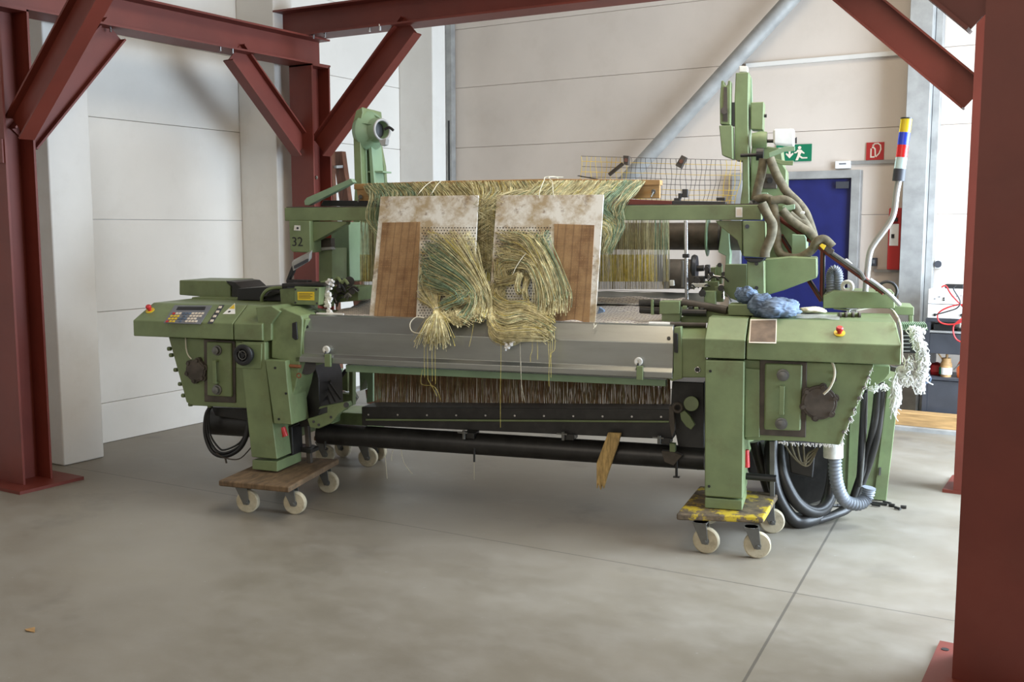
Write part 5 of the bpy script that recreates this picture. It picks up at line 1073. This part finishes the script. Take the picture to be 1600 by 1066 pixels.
# wire screen standing behind the rail
t = thing('wire_screen', 'yellow and black wire mesh screen standing behind the right end of the wooden rail', 'mesh', q(1040, 320, .95), FL)
def wp(i, j):   # i 0..32 along, j 0..10 down
    u = i / 32; v = j / 10; x = 908 + 250 * u; y = 244 + 8 * u * (1 - .2 * u) + v * (80 + 0 * u); x += -v * v * 14 * max(0, (u - .55)) / .45 + 1.2 * math.sin(i * 1.3 + j); y += 1.2 * math.sin(u * 9 + v * 4) * v
    return q(x, y, .95 + .03 * math.sin(u * 5) + .05 * v)
mm = {}
for i in range(33):
    m = mm.setdefault('y' if (i < 10 or i > 28) else 'k', MB()); m.tube([wp(i, j) for j in range(11)], .0016, n=5, sub=2)
for j in range(11):
    m = mm.setdefault('y2' if (j in (1, 3, 6, 8, 9, 10, 7)) else 'k', MB()); m.tube([wp(i, j) for i in range(0, 33, 2)], .0015, n=5, sub=2)
mm['y'].build('yellow_wires', M['yellow'], t)['kind'] = 'stuff'; mm['y2'].build('yellow_wires', M['yellow'], t)['kind'] = 'stuff'; mm['k'].build('dark_wires', M['brownsteel'], t)['kind'] = 'stuff'
for pts in ([(973.5, 243), (983, 243.5), (981.5, 258), (974.5, 257)], [(1065, 242), (1073, 246), (1064, 263.5), (1055, 258.5)]):
    k = MB().pr(pts, .93, .05).build('clamp', M['brownsteel'], t, bevel=.003); cx = sum(p[0] for p in pts) / 4; cy = sum(p[1] for p in pts) / 4
    MB().cyl(q(cx, cy, .92), q(cx, cy, .93), .012, n=8).build('bolt', M['rust'], k)
MB().cyl(q(973, 256, .96), q(952, 273, .98), .012, n=8).build('clamp_rod', M['brownsteel'], t)
tag(MB().ext([q(901, 275, .66), q(904, 274, .66), q(933, 279, .66), q(932, 281, .66)], (0, .04, 0)).build('black_strip', M['blackp'], F=FL, bevel=.001), 'short black strip lying on the wooden rail by the wire screen', 'strip')

# rag, paper, cord and small tool on the right hood
def blob(c, rx, ry, rz, seed, sub=5, amp=.35, fr=2.2, flat=None):
    bm = bmesh.new(); bmesh.ops.create_icosphere(bm, subdivisions=sub, radius=1)
    vs = []
    for v in bm.verts:
        p = v.co.copy(); n = mn.noise(p * fr + Vector((seed, 0, 0))); rdg = max(0, 1 - abs(mn.noise(Vector((p.x * 1.2 + p.y, p.y * 2.2, p.z * 3)) * fr + Vector((0, seed, 0)))) * 5)
        p *= 1 + amp * n + amp * .45 * rdg; vv = Vector((c[0] + p.x * rx, c[1] + p.y * ry, c[2] + p.z * rz))
        if flat is not None: vv.z = max(vv.z, flat + .001)
        vs.append(vv)
    fs = [[v.index for v in f.verts] for f in bm.faces]; bm.free(); return vs, fs
m = MB(); HT = 1.147
for (x, y, Y, rx, ry, rz, sd, am) in ((1212, 483, .24, .10, .10, .05, 1, .22), (1190, 476, .27, .06, .08, .055, 5, .25), (1226, 478, .30, .07, .08, .04, 9, .25), (1168, 463, .33, .045, .05, .045, 4, .3), (1156, 459, .34, .025, .03, .03, 8, .3), (1240, 487, .26, .04, .05, .012, 12, .2)):
    c = q(x, y, Y); c.z = max(c.z, HT + .012); m.add(*blob(c, rx, ry, rz, sd, 5, am, 1.5, HT))
tag(m.build('rag', M['bluegrey'], F=FL, ang=180), 'crumpled light blue rag on top of the right control box', 'rag')
c = q(1271, 474, .52); m = MB(); m.add(*blob((c.x, c.y, HT + .02), .065, .07, .016, 3, 4, .25, 1.2, HT))
tag(m.build('cream_cloth', M['cream'], F=FL, ang=180), 'cream folded cloth on the right control box behind the blue rag', 'cloth')
m_, nt, b_ = nmat('thin_clear_film'); b_.inputs['Base Color'].default_value = (.55, .56, .55, 1); b_.inputs['Alpha'].default_value = .35; b_.inputs['Roughness'].default_value = .25; M['film'] = m_
a = qz(1245, 494, HT); b = qz(1305, 482, HT)
m = MB(); vs = []; nx_ = 20; ny_ = 10
for j in range(ny_ + 1):
    for i in range(nx_ + 1):
        x = a.x + (b.x + .02 - a.x) * i / nx_; y = .17 + .26 * j / ny_; vs.append((x, y, HT + .006 + .006 * mn.noise(Vector((x * 14, y * 20, 2)))))
n0 = len(vs); fs = [(j * 21 + i, j * 21 + i + 1, (j + 1) * 21 + i + 1, (j + 1) * 21 + i) for j in range(ny_) for i in range(nx_)]
m.add(vs + [(x, y, z - .001) for x, y, z in vs], fs + [tuple(n0 + k for k in f)[::-1] for f in fs])
tag(m.build('plastic_bag', M['film'], F=FL, ang=180), 'flat clear plastic bag on the right control box beside the blue rag', 'bag')
def top(x, y, h=.004): p = qz(x, y, HT + h); return p
tag(MB().tube([top(1303, 482), top(1320, 484), top(1340, 484.5), top(1360, 481), top(1378, 480), top(1392, 483), q(1401, 493, .16), q(1406, 505, .12), q(1409, 520, .05), q(1409.5, 545, -.01), q(1409, 566, -.005)], .0045).build('cord', M['cream'], F=FL), 'cream cord snaking over the top and right end of the right control box', 'cord')
t = thing('hand_tool', 'small greasy metal tool lying on the right control box below the cream cord', 'tool', top(1325, 491, 0), FL)
a, b = top(1309, 492, .012), top(1343, 492, .012); MB().cyl(a, b, .011, n=10).build('shaft', M['greendirty'], t)
MB().tube([top(1327, 490, .015), top(1328, 485, .03), top(1337, 485, .03), top(1338, 491, .012)], .004).build('hoop', M['greysteel'], t)
for x in (1311, 1320, 1331, 1341): MB().cyl(top(x, 492.5, .012), top(x + 3, 492.5, .012), .015, n=10).build('collar', M['brownsteel'], t)

# broken slat stuck across the black roller
m = MB(); P = [(950, 676), (970, 677), (966, 692), (955, 724), (948, 745), (943, 764), (940, 757), (938, 766), (934, 755), (932, 764), (932, 724), (941, 700)]
m.ext([q(x, y, .325 - (y - 676) * .0003) for x, y in P], (.004, .014, 0))
tag(m.build('broken_slat', M['slat'] if 'slat' in M else mat('splintered_pale_wood', (.50, .34, .13), .7, dirt=.7, dcol=(.18, .09, .03), scale=16, var=.3, stretch=(5, 5, 1)), F=FL, bevel=.002), 'splintered pale wooden slat hanging over the black roller', 'wooden slat')
# small brown leaf on the floor at the lower left
p = ray(46, 986); p = CAM + p * (-CAM.z / p.z); m = MB(); m.add([p + Vector(v) for v in ((-.03, 0, .001), (0, -.012, .006), (.035, 0, .002), (.01, .018, .012))], [(0, 1, 2, 3)]); m.add([p + Vector(v) for v in ((-.03, 0, 0), (0, -.012, .004), (.035, 0, 0), (.01, .018, .010))], [(3, 2, 1, 0)])
tag(m.build('dry_leaf', M['wood'], F=FW), 'tiny dry brown leaf on the bare floor at the lower left', 'leaf')
